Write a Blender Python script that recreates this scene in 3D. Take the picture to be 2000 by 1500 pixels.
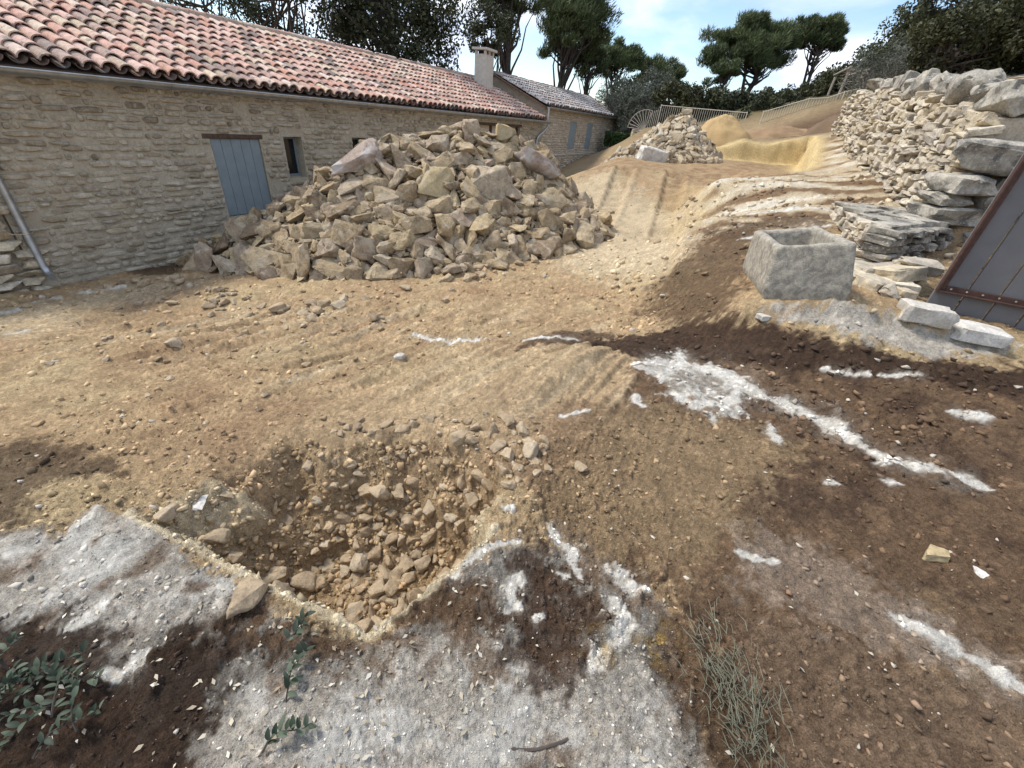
import bpy, bmesh, math, random
import numpy as np
from mathutils import Matrix, Vector, Euler

scene = bpy.context.scene
col = scene.collection
for o in list(bpy.data.objects):
    bpy.data.objects.remove(o)
R = math.radians

# ------------------------------------------------------------------ camera
cam_d = bpy.data.cameras.new('camera')
cam_d.sensor_width = 36.0
cam_d.lens = 36.0 * 815.0 / 2000.0
cam_d.clip_start = 0.05
cam_d.clip_end = 2000.0
cam = bpy.data.objects.new('camera', cam_d)
col.objects.link(cam)
cam.matrix_world = Matrix(((0.99484218, -0.10143489, 0.0, 0.0),
                           (0.05443080, 0.53384052, -0.84383149, 0.0),
                           (0.08559395, 0.83947916, 0.53660825, 1.6),
                           (0, 0, 0, 1)))
scene.camera = cam

# ------------------------------------------------------------------ sky, sun, exposure
SUN_EL, SUN_AZ = R(52), R(-72)          # azimuth measured from +Y towards +X
w = bpy.data.worlds.new('World')
scene.world = w
w.use_nodes = True
nt = w.node_tree
nt.nodes.clear()
def wn(t, **k):
    n = nt.nodes.new(t)
    for a, b in k.items():
        setattr(n, a, b)
    return n
wo = wn('ShaderNodeOutputWorld')
bg = wn('ShaderNodeBackground')
bg.inputs['Strength'].default_value = 0.14
sky = wn('ShaderNodeTexSky', sky_type='NISHITA', sun_disc=False, sun_elevation=SUN_EL, sun_rotation=SUN_AZ)
sky.air_density = 1.0
sky.dust_density = 0.4
sky.ozone_density = 2.0
tc = wn('ShaderNodeTexCoord')
sep = wn('ShaderNodeSeparateXYZ')
nt.links.new(tc.outputs['Generated'], sep.inputs[0])
mz = wn('ShaderNodeMath', operation='MAXIMUM'); mz.inputs[1].default_value = 0.0
nt.links.new(sep.outputs[2], mz.inputs[0])
mz2 = wn('ShaderNodeMath', operation='ADD'); mz2.inputs[1].default_value = 0.22
nt.links.new(mz.outputs[0], mz2.inputs[0])
dx = wn('ShaderNodeMath', operation='DIVIDE'); dy = wn('ShaderNodeMath', operation='DIVIDE')
nt.links.new(sep.outputs[0], dx.inputs[0]); nt.links.new(mz2.outputs[0], dx.inputs[1])
nt.links.new(sep.outputs[1], dy.inputs[0]); nt.links.new(mz2.outputs[0], dy.inputs[1])
cmb = wn('ShaderNodeCombineXYZ')
nt.links.new(dx.outputs[0], cmb.inputs[0]); nt.links.new(dy.outputs[0], cmb.inputs[1])
mp = wn('ShaderNodeMapping'); mp.inputs['Location'].default_value = (3.1, 0.55, 0); mp.inputs['Rotation'].default_value = (0, 0, 0.25)
nt.links.new(cmb.outputs[0], mp.inputs[0])
cn = wn('ShaderNodeTexNoise'); cn.inputs['Scale'].default_value = 0.95; cn.inputs['Detail'].default_value = 8; cn.inputs['Roughness'].default_value = 0.52; cn.inputs['Distortion'].default_value = 0.35
nt.links.new(mp.outputs[0], cn.inputs['Vector'])
cr = wn('ShaderNodeValToRGB'); cr.color_ramp.elements[0].position = 0.44; cr.color_ramp.elements[1].position = 0.57
cr.color_ramp.elements[0].color = (0.0, 0.0, 0.0, 1)
nt.links.new(cn.outputs['Fac'], cr.inputs[0])
cn2 = wn('ShaderNodeTexNoise'); cn2.inputs['Scale'].default_value = 1.9; cn2.inputs['Detail'].default_value = 6; cn2.inputs['Roughness'].default_value = 0.55
nt.links.new(mp.outputs[0], cn2.inputs['Vector'])
cc = wn('ShaderNodeValToRGB')
cc.color_ramp.elements[0].position = 0.3; cc.color_ramp.elements[0].color = (3.0, 3.8, 5.6, 1)
cc.color_ramp.elements[1].position = 0.68; cc.color_ramp.elements[1].color = (6.6, 6.9, 7.4, 1)
nt.links.new(cn2.outputs['Fac'], cc.inputs[0])
mx = wn('ShaderNodeMixRGB')
nt.links.new(cr.outputs[0], mx.inputs[0]); nt.links.new(sky.outputs[0], mx.inputs[1]); nt.links.new(cc.outputs[0], mx.inputs[2])
nt.links.new(mx.outputs[0], bg.inputs['Color'])
nt.links.new(bg.outputs[0], wo.inputs['Surface'])

sd = bpy.data.lights.new('sun', 'SUN')
sd.energy = 2.9
sd.angle = R(13)
sd.color = (1.0, 0.95, 0.87)
sun = bpy.data.objects.new('sun', sd)
col.objects.link(sun)
sdir = Vector((math.sin(SUN_AZ) * math.cos(SUN_EL), math.cos(SUN_AZ) * math.cos(SUN_EL), math.sin(SUN_EL)))
sun.rotation_euler = sdir.to_track_quat('Z', 'Y').to_euler()
sun.location = sdir * 60
scene.view_settings.view_transform = 'Standard'
scene.view_settings.look = 'None'
scene.view_settings.exposure = 0.62
scene.view_settings.gamma = 1.0
scene.view_settings.use_curve_mapping = False
scene.cycles.max_bounces = 5
scene.cycles.diffuse_bounces = 3
scene.cycles.transparent_max_bounces = 6

#@@NOISE
# ------------------------------------------------------------------ numpy noise
_rng = np.random.default_rng(11)
_perm = _rng.permutation(512)
_perm = np.concatenate([_perm, _perm, _perm])
_ang = _rng.random(512) * 2 * np.pi
_gx, _gy = np.cos(_ang), np.sin(_ang)
def perlin(x, y, seed=0):
    x = np.asarray(x, float) + seed * 17.31; y = np.asarray(y, float) - seed * 9.73
    xi = np.floor(x).astype(int); yi = np.floor(y).astype(int)
    xf = x - xi; yf = y - yi
    xi &= 511; yi &= 511
    u = xf * xf * xf * (xf * (xf * 6 - 15) + 10); v = yf * yf * yf * (yf * (yf * 6 - 15) + 10)
    def g(ix, iy, dx_, dy_):
        h = _perm[_perm[ix & 511] + (iy & 511)]
        return _gx[h] * dx_ + _gy[h] * dy_
    a = g(xi, yi, xf, yf); b = g(xi + 1, yi, xf - 1, yf)
    c = g(xi, yi + 1, xf, yf - 1); d = g(xi + 1, yi + 1, xf - 1, yf - 1)
    return (a + u * (b - a)) * (1 - v) + (c + u * (d - c)) * v
def fbm(x, y, octv=4, seed=0, gain=0.5, lac=2.03):
    s = 0; a = 1.0
    for i in range(octv):
        s = s + a * perlin(x, y, seed + i * 3)
        x = np.asarray(x) * lac; y = np.asarray(y) * lac; a *= gain
    return s
def sstep(a, b, x):
    t = np.clip((x - a) / (b - a), 0, 1)
    return t * t * (3 - 2 * t)
def seg_dist(x, y, pts):
    best = np.full(np.shape(x), 1e9); tt = np.zeros(np.shape(x))
    for i in range(len(pts) - 1):
        (ax, ay), (bx, by) = pts[i][:2], pts[i + 1][:2]
        ex, ey = bx - ax, by - ay
        t = np.clip(((x - ax) * ex + (y - ay) * ey) / (ex * ex + ey * ey + 1e-12), 0, 1)
        d = np.hypot(x - ax - t * ex, y - ay - t * ey)
        m = d < best
        best = np.where(m, d, best); tt = np.where(m, (i + t) / (len(pts) - 1), tt)
    return best, tt
def poly_sd(x, y, pts):
    """signed distance, positive inside"""
    ins = np.zeros(np.shape(x), bool)
    n = len(pts)
    for i in range(n):
        (ax, ay), (bx, by) = pts[i], pts[(i + 1) % n]
        c = ((ay > y) != (by > y)) & (x < (bx - ax) * (y - ay) / (by - ay + 1e-12) + ax)
        ins ^= c
    d, _ = seg_dist(x, y, list(pts) + [pts[0]])
    return np.where(ins, d, -d)

def clods(x, y, seed=0, fill=.6):
    """embedded lumps: returns dome height (0..1) and a random id per lump"""
    x = np.asarray(x, float) + seed * 3.7; y = np.asarray(y, float) + seed * 5.1
    xi = np.floor(x).astype(int); yi = np.floor(y).astype(int)
    best = np.zeros(x.shape); bid = np.zeros(x.shape)
    for ax in (-1, 0, 1):
        for ay in (-1, 0, 1):
            cx = xi + ax; cy = yi + ay
            h = _perm[_perm[cx & 511] + (cy & 511)]; h2 = _perm[h + 131]; h3 = _perm[h + 277]; h4 = _perm[h + 53]
            px = cx + .15 + .7 * h / 511.; py = cy + .15 + .7 * h2 / 511.
            rr = np.where(h3 / 511. < fill, .22 + .38 * h4 / 511., 0.0)
            an = h2 / 511. * 3.1; ca, sa = np.cos(an), np.sin(an)
            ddx = x - px; ddy = y - py
            d = np.sqrt((ddx * ca + ddy * sa) ** 2 + 2.2 * (ddy * ca - ddx * sa) ** 2)
            q = np.where(rr > 0, np.sqrt(np.clip(1 - (d / np.maximum(rr, 1e-3)) ** 2, 0, 1)) * rr, 0)
            m = q > best
            best = np.where(m, q, best); bid = np.where(m, h4 / 511. + .001, bid)
    return best, bid
# ------------------------------------------------------------------ terrain height
CTRL = np.array([
    (-1.33, .4, -.08), (.1, .3, 0), (1.67, .6, .04), (0, -3, .05), (-4, -2, -.3), (4, -2, .3),
    (-2.34, 1.23, -.2), (-3.44, 2.16, -.42), (-5.29, 3.7, -.78), (-.4, .74, -.02), (-1.91, 1.28, -.15),
    (0, 1.36, 0), (-.9, 2.0, -.18), (-1.9, 2.3, -.3), (.62, 3.12, -.06), (.89, 2.76, -.02), (.2, 2.3, -.06), (-.6, 2.9, -.24),
    (-.33, 4.13, -.40), (-.5, 5.6, -.52), (1.0, 6.17, -.45), (2.0, 8.5, -.28), (1.75, 5.2, -.36), (1.35, 4.3, -.22),
    (-2.0, 4.0, -.52), (-3.5, 4.6, -.72), (2.66, 1.66, .06), (1.6, 1.8, .03), (3.6, 2.6, .14), (2.4, 3.0, .06), (1.7, 3.5, 0.0), (6, 2, .4),
    (-5.9, 6.6, -1.04), (-6.3, 5.0, -.98), (-7.2, 3.2, -.95), (-2.4, 5.9, -.68), (-3.5, 9, -.95), (0, 9, -.5), (-1, 14, -.85), (1.3, 18, -.62),
    (1.3, 10.8, -.12), (1.2, 12.5, .40), (2.1, 12.5, .70), (3.5, 12.5, .74), (5.0, 12.6, .70), (2.3, 10.6, .1), (3.3, 10.5, .22), (3.0, 8.6, -.12),
    (2.6, 15, .80), (4.1, 15, .82), (5.6, 15.2, .95), (7.6, 17, 1.2), (3.2, 22, .25), (5.2, 22, 1.1), (4.4, 27, 0.5), (4.8, 29, .35),
    (2.5, 6.6, .22), (2.15, 5.6, .02), (2.3, 4.6, .34), (3.0, 5.0, .42), (2.9, 7.3, .48), (3.6, 9.2, .86), (4.7, 10, .96), (6.0, 10.0, 1.14), (5.0, 7.6, .95), (4.0, 6.6, .72),
    (2.2, 3.75, .33), (2.85, 3.6, .43), (2.9, 4.4, .46), (3.3, 3.6, .40), (4.1, 4.1, .36), (4.8, 3.7, .33), (5.6, 4.5, .4), (3.8, 5.0, .36),
    (5.3, 6.4, .93), (6.8, 10, 1.45), (8.5, 14, 2.02), (9.3, 17.4, 1.9), (7.4, 17.8, 1.66), (10.5, 20, 2.0), (9.6, 23, 2.0), (11.3, 23, 2.75), (13, 23, 3.4),
    (7.5, 24, 1.85), (5.5, 26, 1.7), (8, 32, 2.3), (15, 30, 4.5), (20, 24, 5.4), (16, 14, 3.7), (12, 6, 2.0), (30, 20, 8), (40, 60, 8), (0, 60, 1), (-40, 40, -1), (-30, 0, -2), (60, 0, 8), (0, -60, 0), (300, 300, 14), (-300, 300, 0), (-300, -300, 0), (300, -300, 6)], float)
def _rbf_fit(P):
    D = np.hypot(P[:, None, 0] - P[None, :, 0], P[:, None, 1] - P[None, :, 1])
    n = len(P)
    A = np.zeros((n + 1, n + 1)); A[:n, :n] = -np.sqrt(D * D + .02) ; A[:n, n] = 1; A[n, :n] = 1
    A[:n, :n] -= np.eye(n) * .01
    return np.linalg.solve(A, np.concatenate([P[:, 2], [0]]))
_W = _rbf_fit(CTRL)
PIT = [(-1.75, 1.24), (-.42, .76), (-.02, 1.22), (.02, 1.86), (-.5, 2.10), (-1.4, 2.0)]
PIT_W = [.10, .12, .20, .62, .72, .75]
WALL = [(5.25, 6.2), (6.75, 10.0), (8.45, 14.0), (8.9, 15.2)]
CUT_RIM = [(4.55, 10.9), (6.15, 10.75), (9.45, 17.2)]
def line_side(x, y, a, b):
    ex, ey = b[0] - a[0], b[1] - a[1]; L = math.hypot(ex, ey)
    return (ex * (y - a[1]) - ey * (x - a[0])) / L          # positive = left of a->b
def base_h(x, y):
    x = np.asarray(x, float); y = np.asarray(y, float)
    shp = x.shape; X = x.ravel(); Y = y.ravel(); out = np.empty(X.shape)
    for i in range(0, len(X), 60000):
        a = X[i:i + 60000]; b = Y[i:i + 60000]
        D = np.sqrt((a[:, None] - CTRL[None, :, 0]) ** 2 + (b[:, None] - CTRL[None, :, 1]) ** 2 + .02)
        out[i:i + 60000] = -D @ _W[:-1] + _W[-1]
    return out.reshape(shp)
def pit_mask(x, y):
    m = np.full(np.shape(x), 1.0)
    wob = .05 * fbm(x * 5, y * 5, 3, 41)
    n = len(PIT)
    for i in range(n):
        d = line_side(x, y, PIT[i], PIT[(i + 1) % n]) + wob * (1 if PIT_W[i] < .2 else 2)
        m = np.minimum(m, sstep(0, PIT_W[i], d))
    return m
def rock_amount(x, y):
    """strength of hard stepped bedrock"""
    lo = sstep(.0, .35, -line_side(x, y, (1.95, 5.6), (3.6, 10.4))) * sstep(6.0, 6.8, y) * (1 - sstep(10.5, 11.0, y))
    hi = sstep(.05, .35, -line_side(x, y, (6.15, 10.75), (9.45, 17.2))) * sstep(10.5, 11.0, y) * (1 - sstep(15.5, 17, y))
    return np.maximum(lo, hi)
def smooth_amount(x, y):
    """scraped, compacted spoil"""
    a = np.exp(-(((x - .15) * .85 + (y - 2.8) * .53) / 1.5) ** 2 - (((y - 2.8) * .85 - (x - .15) * .53) / .75) ** 2)
    b = sstep(0, .6, poly_sd(x, y, [(.8, 12.6), (5.2, 12.9), (3.4, 9.6), (2.4, 6.4), (.7, 7.6)]))
    c = sstep(12.3, 13, y) * (1 - sstep(17, 18, y)) * (x < 9)
    return np.clip(np.maximum(np.maximum(a * 1.2, b), c), 0, 1)
def rock_mask(x, y):
    P_ = globals().get('POLY')
    m = np.zeros(np.shape(x))
    if not P_: return m
    wob = .05 * fbm(x * 4, y * 4, 3, 63)
    for k in ('rock_left', 'rock_bot', 'rock_slab', 'white_patch'): m = np.maximum(m, sstep(-.02, .03, poly_sd(x, y, P_[k]) + wob))
    return m
def height(x, y, fine=True):
    x = np.asarray(x, float); y = np.asarray(y, float)
    z = base_h(x, y)
    r = np.hypot(x, y)
    # excavated terrace behind the crest, a clean yellow cut on its far and right sides
    d1 = line_side(x, y, CUT_RIM[1], CUT_RIM[2]); d2 = line_side(x, y, (9.45, 17.2), (6.6, 17.7))
    wob = .05 * fbm(x * 1.6, y * 1.6, 3, 7)
    cut = sstep(-.02, .14, np.minimum(d1, d2) + wob) * sstep(10.3, 11.6, y - .03 * x) * sstep(5.0, 7.4, x + .25 * (y - 12))
    floor = .78 + .025 * (y - 12) + .02 * (x - 4)
    z = z + cut * np.minimum(floor - z, 0)
    # ledge of bedrock: cut edge on the side of the track
    ed, _ = seg_dist(x, y, [(1.85, 5.3), (2.35, 6.6), (2.75, 8.2), (3.35, 9.8), (3.75, 10.7)])
    side = line_side(x, y, (1.95, 5.6), (3.6, 10.4))
    z = z - .16 * sstep(-.08, .10, side + .12 * fbm(x * 2.2, y * 2.2, 3, 5)) * np.exp(-np.maximum(side, 0) / 1.3) * sstep(5.1, 6.2, y) * (1 - sstep(10.2, 11.3, y))
    # retaining-wall step
    ws = -np.minimum(np.minimum(line_side(x, y, WALL[0], WALL[1]), line_side(x, y, WALL[1], WALL[2])), line_side(x, y, WALL[2], WALL[3]))
    wm = sstep(.15, .55, ws) * sstep(5.7, 6.4, y + .1 * x - .4) * (1 - sstep(15.4, 17.0, y))
    z = z + wm * 1.05
    # pit
    pm = pit_mask(x, y)
    z = z - .60 * pm + .05 * pm * fbm(x * 4, y * 4, 3, 9)
    # spoil hump and heap skirts
    z = z + .13 * np.exp(-(((x - .35) * .8 + (y - 2.75) * .6) / .95) ** 2 - (((y - 2.75) * .8 - (x - .35) * .6) / .42) ** 2)
    z = z + .22 * np.exp(-((x + 1.2) / 3.4) ** 2 - ((y - 8.3) / 1.9) ** 2)
    # crest lip and two caterpillar ruts climbing it
    for (ax, ay), (bx, by) in (((1.45, 9.2), (2.45, 12.7)), ((2.55, 8.3), (3.75, 12.5))):
        d, t = seg_dist(x, y, [(ax, ay), (bx, by)])
        m = (1 - sstep(.17, .27, d)) * sstep(0, .12, t) * (1 - sstep(.93, 1, t))
        z = z - m * (.06 + .035 * np.sin(t * 82)) + .035 * np.exp(-((d - .3) / .07) ** 2) * (t > 0.02) * (t < .99)
    # soil step in front of the trough slab
    sl = line_side(x, y, (1.5, 3.75), (5.2, 3.15))
    z = z + .10 * sstep(-.05, .08, sl + .1 * fbm(x * 2, y * 2, 3, 15)) * sstep(1.5, 2.0, x) * np.exp(-np.maximum(sl, 0) / 1.0)
    # old furrows dragged by the bucket
    ph = x * .85 - y * .53; al_ = x * .53 + y * .85
    fz = sstep(1.9, 2.5, y + .25 * x) * (1 - sstep(4.2, 5.6, y)) * (1 - sstep(.75, 1.05, x - .1 * (y - 2.5)))
    wv_ = .5 * perlin(x * .6, y * .6, 2)
    fur = np.abs(perlin(ph * 2.6 + wv_, al_ * .38, 21)) * -1.6 + .5 * perlin(ph * 7.5 + wv_, al_ * .6, 23) + .35 * perlin(ph * 17, al_ * 1.1, 25)
    z = z + .105 * fur * fz * np.clip(.75 + perlin(x * .7, y * .7, 29), .2, 1.3)
    # undulation
    near = 1 - sstep(14, 30, r)
    z = z + .06 * fbm(x * .55, y * .55, 3, 1) * sstep(1.5, 4, r)
    z = z + near * .035 * fbm(x * 1.9, y * 1.9, 4, 2)
    # strata of the bedrock slope
    ra = rock_amount(x, y)
    st = fbm((x * .5 + y) * 1.1 + .4 * perlin(x * .6, y * .6, 8), (y - x * .5) * .25, 3, 33)
    q = np.floor(st * 4 + z * 5) / 5
    z = z + ra * (.075 * (np.abs(perlin((y + .35 * x) * 2.4 + 1.6 * perlin(x * .9, y * .9, 4), (x - .35 * y) * .6, 12)) - .2) + .03 * fbm(x * 3 + y, y * 4, 3, 14))
    if fine:
        rock = 1 - .6 * ra
        rkm = rock_mask(x, y); z = z + .012 * rkm + .012 * rkm * np.abs(fbm(x * 5 + y * 3, y * 2 - x, 3, 93))
        soft = np.clip(.62 + .9 * fbm(x * .8, y * .8, 3, 91), .15, 1.3) * (1 - .8 * rkm) * (1 - .75 * smooth_amount(x, y))       # patches of smooth and of cloddy soil
        cl = fbm(x * 7, y * 7, 4, 3)
        z = z + near * rock * .020 * cl
        c1, _ = clods(x * 6.5 + .4 * cl, y * 6.5, 1, .38); z = z + near * rock * soft * .060 * c1
        c2, _ = clods(x * 16 + .3 * cl, y * 16, 2, .62); z = z + (1 - sstep(9, 16, r)) * rock * soft * .042 * c2
        n2 = 1 - sstep(4, 8, r)
        c3, _ = clods(x * 41, y * 41, 3, .75); z = z + n2 * soft * .022 * c3
        z = z + n2 * .008 * fbm(x * 30, y * 30, 4, 4, .6)
    return z
#@@ENDNOISE
#@@MASKS
POLY = {
    'right_all': [(0.639, 3.897), (1.639, 3.982), (2.131, 3.53), (2.557, 3.328), (3.256, 3.108), (5.878, 3.111), (2.13, 0.315), (0.739, 0.23), (0.814, 0.724), (0.694, 0.962), (0.457, 1.007), (0.257, 1.22), (0.162, 1.415), (0.269, 1.641), (0.502, 2.023), (0.714, 2.351), (0.968, 2.885)],
    'bl_all': [(-3.075, 1.052), (-1.9, 1.098), (-1.919, 1.277), (-1.706, 1.22), (-0.995, 0.91), (-0.655, 0.773), (-0.398, 0.737), (-0.19, 0.998), (0.094, 1.204), (0.301, 1.171), (0.694, 0.962), (0.739, 0.23), (-1.522, 0.099)],
    'terrace': [(1.277, 12.55), (2.101, 12.462), (3.454, 12.506), (3.777, 9.237), (4.256, 9.223), (5.529, 9.316), (6.343, 10.624), (8.248, 17.371), (6.435, 16.195), (3.777, 13.809), (2.474, 14.962)],
    'gate_back_shade': [(3.629, 3.771), (6.663, 3.726), (8.386, 5.504), (5.34, 5.459)],
    'white_patch': [(0.969, 2.989), (1.347, 3.247), (1.512, 3.479), (1.493, 3.142), (1.803, 3.08), (1.906, 2.822), (1.708, 2.722), (1.669, 2.489), (1.387, 2.387), (1.278, 2.5), (1.115, 2.574), (1.132, 2.791)],
    'dark_main': [(0.582, 3.868), (1.639, 3.982), (2.131, 3.53), (2.557, 3.328), (3.256, 3.108), (5.864, 3.088), (3.585, 1.327), (2.035, 1.16), (1.707, 1.257), (1.434, 1.346), (1.207, 1.477), (1.185, 1.747), (1.542, 2.026), (1.894, 2.22), (1.485, 2.542), (1.131, 2.64), (0.953, 2.915)],
    'brown_mid': [(0.642, 2.339), (1.087, 2.453), (1.569, 2.304), (1.832, 2.106), (1.365, 1.647), (1.028, 1.302), (0.775, 1.033), (0.594, 1.187), (0.372, 1.225), (0.211, 1.386), (0.269, 1.641)],
    'dark_trench': [(0.582, 3.868), (1.639, 3.982), (2.131, 3.53), (2.557, 3.328), (3.256, 3.108), (5.876, 3.117), (5.633, 2.871), (2.898, 2.829), (2.096, 3.113), (1.448, 3.281), (0.93, 3.003)],
    'dark_left': [(-4.098, 1.664), (-2.984, 1.844), (-2.676, 1.807), (-2.193, 1.659), (-2.033, 1.523), (-2.373, 1.505), (-2.411, 1.384), (-2.102, 1.105), (-3.075, 1.052)],
    'dark_edge': [(-1.976, 1.014), (-1.869, 1.064), (-1.863, 1.207), (-1.688, 1.213), (-1.645, 1.13), (-1.786, 1.047), (-1.872, 0.937), (-2.779, 0.876), (-2.944, 0.974)],
    'dark_bl': [(-2.331, 0.617), (-1.624, 0.738), (-1.495, 0.787), (-1.278, 0.718), (-1.162, 0.672), (-1.006, 0.774), (-0.745, 0.797), (-0.645, 0.712), (-0.768, 0.63), (-0.815, 0.558), (-0.824, 0.448), (-0.71, 0.141), (-1.522, 0.099)],
    'brown_pitlip': [(-0.935, 0.848), (-0.613, 0.765), (-0.338, 0.721), (-0.194, 0.917), (-0.068, 1.025), (0.061, 1.025), (0.017, 0.817), (-0.23, 0.73), (-0.409, 0.617), (-0.664, 0.636), (-0.868, 0.738)],
    'dark_mid': [(0.049, 1.179), (0.187, 1.265), (0.32, 1.101), (0.39, 0.943), (0.485, 0.909), (0.413, 0.674), (0.238, 0.643), (0.098, 0.718), (-0.006, 0.855)],
    'dark_lav': [(0.545, 0.913), (0.755, 0.967), (0.897, 0.838), (0.994, 0.714), (1.028, 0.583), (0.788, 0.232), (0.635, 0.223), (0.661, 0.623), (0.568, 0.75)],
    'red_br': [(0.991, 0.979), (1.302, 0.961), (1.575, 0.891), (1.72, 0.784), (2.802, 0.77), (2.13, 0.315), (0.844, 0.236), (0.984, 0.622), (0.936, 0.79)],
    'dark_bank': [(1.517, 4.028), (1.638, 5.37), (1.955, 5.938), (2.305, 6.185), (2.833, 6.675), (3.45, 6.858), (4.293, 6.717), (4.112, 6.207), (3.301, 6.289), (2.228, 4.184), (1.938, 3.77), (1.733, 3.865)],
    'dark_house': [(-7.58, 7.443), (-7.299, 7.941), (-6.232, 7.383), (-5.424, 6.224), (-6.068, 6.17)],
    'dark_valley': [(-0.029, 3.465), (0.632, 3.848), (1.06, 3.965), (0.812, 4.408), (0.274, 4.061)],
    'rock_left': [(-2.912, 0.952), (-1.9, 1.098), (-1.919, 1.277), (-1.706, 1.22), (-1.336, 1.061), (-0.995, 0.91), (-0.883, 0.83), (-1.045, 0.774), (-1.187, 0.679), (-1.258, 0.571), (-1.463, 0.618), (-2.165, 0.514)],
    'rock_bot': [(-0.71, 0.141), (-0.827, 0.475), (-0.788, 0.601), (-0.678, 0.665), (-0.432, 0.679), (-0.205, 0.782), (0.019, 0.801), (0.238, 0.658), (0.538, 0.781), (0.644, 0.622), (0.635, 0.223)],
    'rock_slab': [(2.153, 3.665), (2.831, 3.548), (3.437, 3.46), (3.875, 3.431), (4.189, 3.311), (3.519, 3.198), (2.852, 3.28), (2.443, 3.477), (2.225, 3.589)],
    'grey_br': [(1.15, 1.313), (1.434, 1.346), (1.661, 1.182), (1.833, 0.969), (1.989, 0.856), (1.753, 0.821), (1.468, 0.902), (1.23, 0.976), (1.047, 1.07)],
    'rock_ledge': [(3.72, 8.786), (4.419, 8.953), (5.659, 8.874), (5.196, 8.028), (4.207, 7.935), (3.749, 8.374)],
    'pale_track': [(0.956, 12.337), (2.098, 12.308), (3.732, 9.066), (2.947, 7.099), (2.154, 5.851), (1.401, 6.391), (0.566, 6.977), (0.988, 9.658)],
    'pale_left': [(-7.658, 3.806), (-6.032, 4.6), (-5.898, 5.793), (-4.963, 5.942), (-4.896, 5.328), (-5.678, 4.759), (-5.045, 3.657)],
    'clod_mid': [(-1.317, 1.819), (-0.792, 1.968), (0.099, 1.856), (0.329, 2.316), (0.65, 2.4), (0.528, 1.978), (0.212, 1.517), (-0.048, 1.647), (-0.259, 1.853)],
}
STREAK = {
    's1': [(0.976, 2.935, 0.102), (1.423, 3.198, 0.114), (1.727, 2.972, 0.112), (1.867, 2.732, 0.108), (2.075, 2.532, 0.107), (2.166, 2.326, 0.105), (2.26, 2.08, 0.101)],
    's1b': [(2.26, 2.08, 0.059), (2.469, 1.963, 0.06), (2.751, 1.812, 0.062)],
    's1c': [(1.497, 3.428, 0.06), (1.372, 3.107, 0.055), (1.118, 2.741, 0.049)],
    's1d': [(1.773, 2.991, 0.061), (1.759, 2.801, 0.059), (1.563, 2.54, 0.054), (1.272, 2.475, 0.051), (1.123, 2.607, 0.052)],
    's2': [(1.744, 2.319, 0.032), (1.709, 2.086, 0.031)],
    's3': [(1.627, 1.027, 0.052), (1.735, 0.944, 0.052), (1.826, 0.862, 0.053), (1.949, 0.792, 0.055)],
    's4': [(0.207, 1.314, 0.038), (0.269, 1.22, 0.037), (0.346, 1.174, 0.037), (0.38, 1.051, 0.036)],
    's5': [(-0.001, 1.379, 0.021), (0.074, 1.373, 0.021)],
    's6': [(0.532, 1.154, 0.055), (0.537, 1.055, 0.053), (0.622, 1.0, 0.053)],
    's7': [(0.474, 0.977, 0.042), (0.532, 0.894, 0.042), (0.429, 0.79, 0.04), (0.364, 0.701, 0.039)],
    's8': [(0.106, 1.039, 0.03), (0.06, 0.875, 0.029)],
    's9': [(2.432, 3.06, 0.026), (2.782, 2.938, 0.026)],
    's9b': [(2.851, 2.932, 0.027), (3.162, 2.904, 0.028)],
    's10': [(-1.089, 3.955, 0.045), (-0.712, 3.746, 0.042), (-0.257, 3.861, 0.042)],
    's10b': [(0.06, 3.824, 0.037), (0.643, 3.952, 0.038)],
    's11': [(3.089, 2.514, 0.047), (3.292, 2.463, 0.048)],
    's12': [(-0.19, 0.998, 0.026), (-0.099, 1.096, 0.026), (0.094, 1.195, 0.027)],
    's13': [(-6.189, 5.204, 0.042), (-5.715, 5.581, 0.041)],
    's13b': [(-6.303, 4.417, 0.05), (-6.112, 4.484, 0.049)],
    's13c': [(-5.497, 3.744, 0.061), (-5.409, 3.961, 0.061)],
    's13d': [(-6.291, 4.774, 0.041), (-6.13, 5.011, 0.041)],
    's14': [(1.083, 1.263, 0.025), (1.255, 1.194, 0.026)],
    's15': [(-1.919, 1.277, 0.032), (-1.896, 1.142, 0.031)],
    's16': [(2.944, 6.193, 0.051), (3.701, 6.148, 0.053), (4.138, 6.271, 0.056)],
    's17': [(3.425, 7.178, 0.069), (4.219, 7.292, 0.073), (4.455, 6.898, 0.071)],
    's18': [(-1.252, 0.573, 0.032), (-1.162, 0.672, 0.032)],
    's19': [(-1.509, 0.7, 0.041), (-1.446, 0.852, 0.041)],
    's20': [(1.799, 1.78, 0.026), (1.879, 1.77, 0.026)],
    's21': [(2.203, 1.999, 0.021), (2.282, 1.961, 0.021)],
    's22': [(0.168, 0.875, 0.018), (0.217, 0.861, 0.018)],
    's23': [(0.275, 1.072, 0.022), (0.316, 1.049, 0.021)],
    's24': [(0.326, 2.234, 0.021), (0.536, 2.323, 0.021)],
    's25': [(0.895, 2.566, 0.031), (0.905, 2.361, 0.029)],
    's26': [(2.136, 1.817, 0.024), (2.237, 1.793, 0.024)],
}
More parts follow.
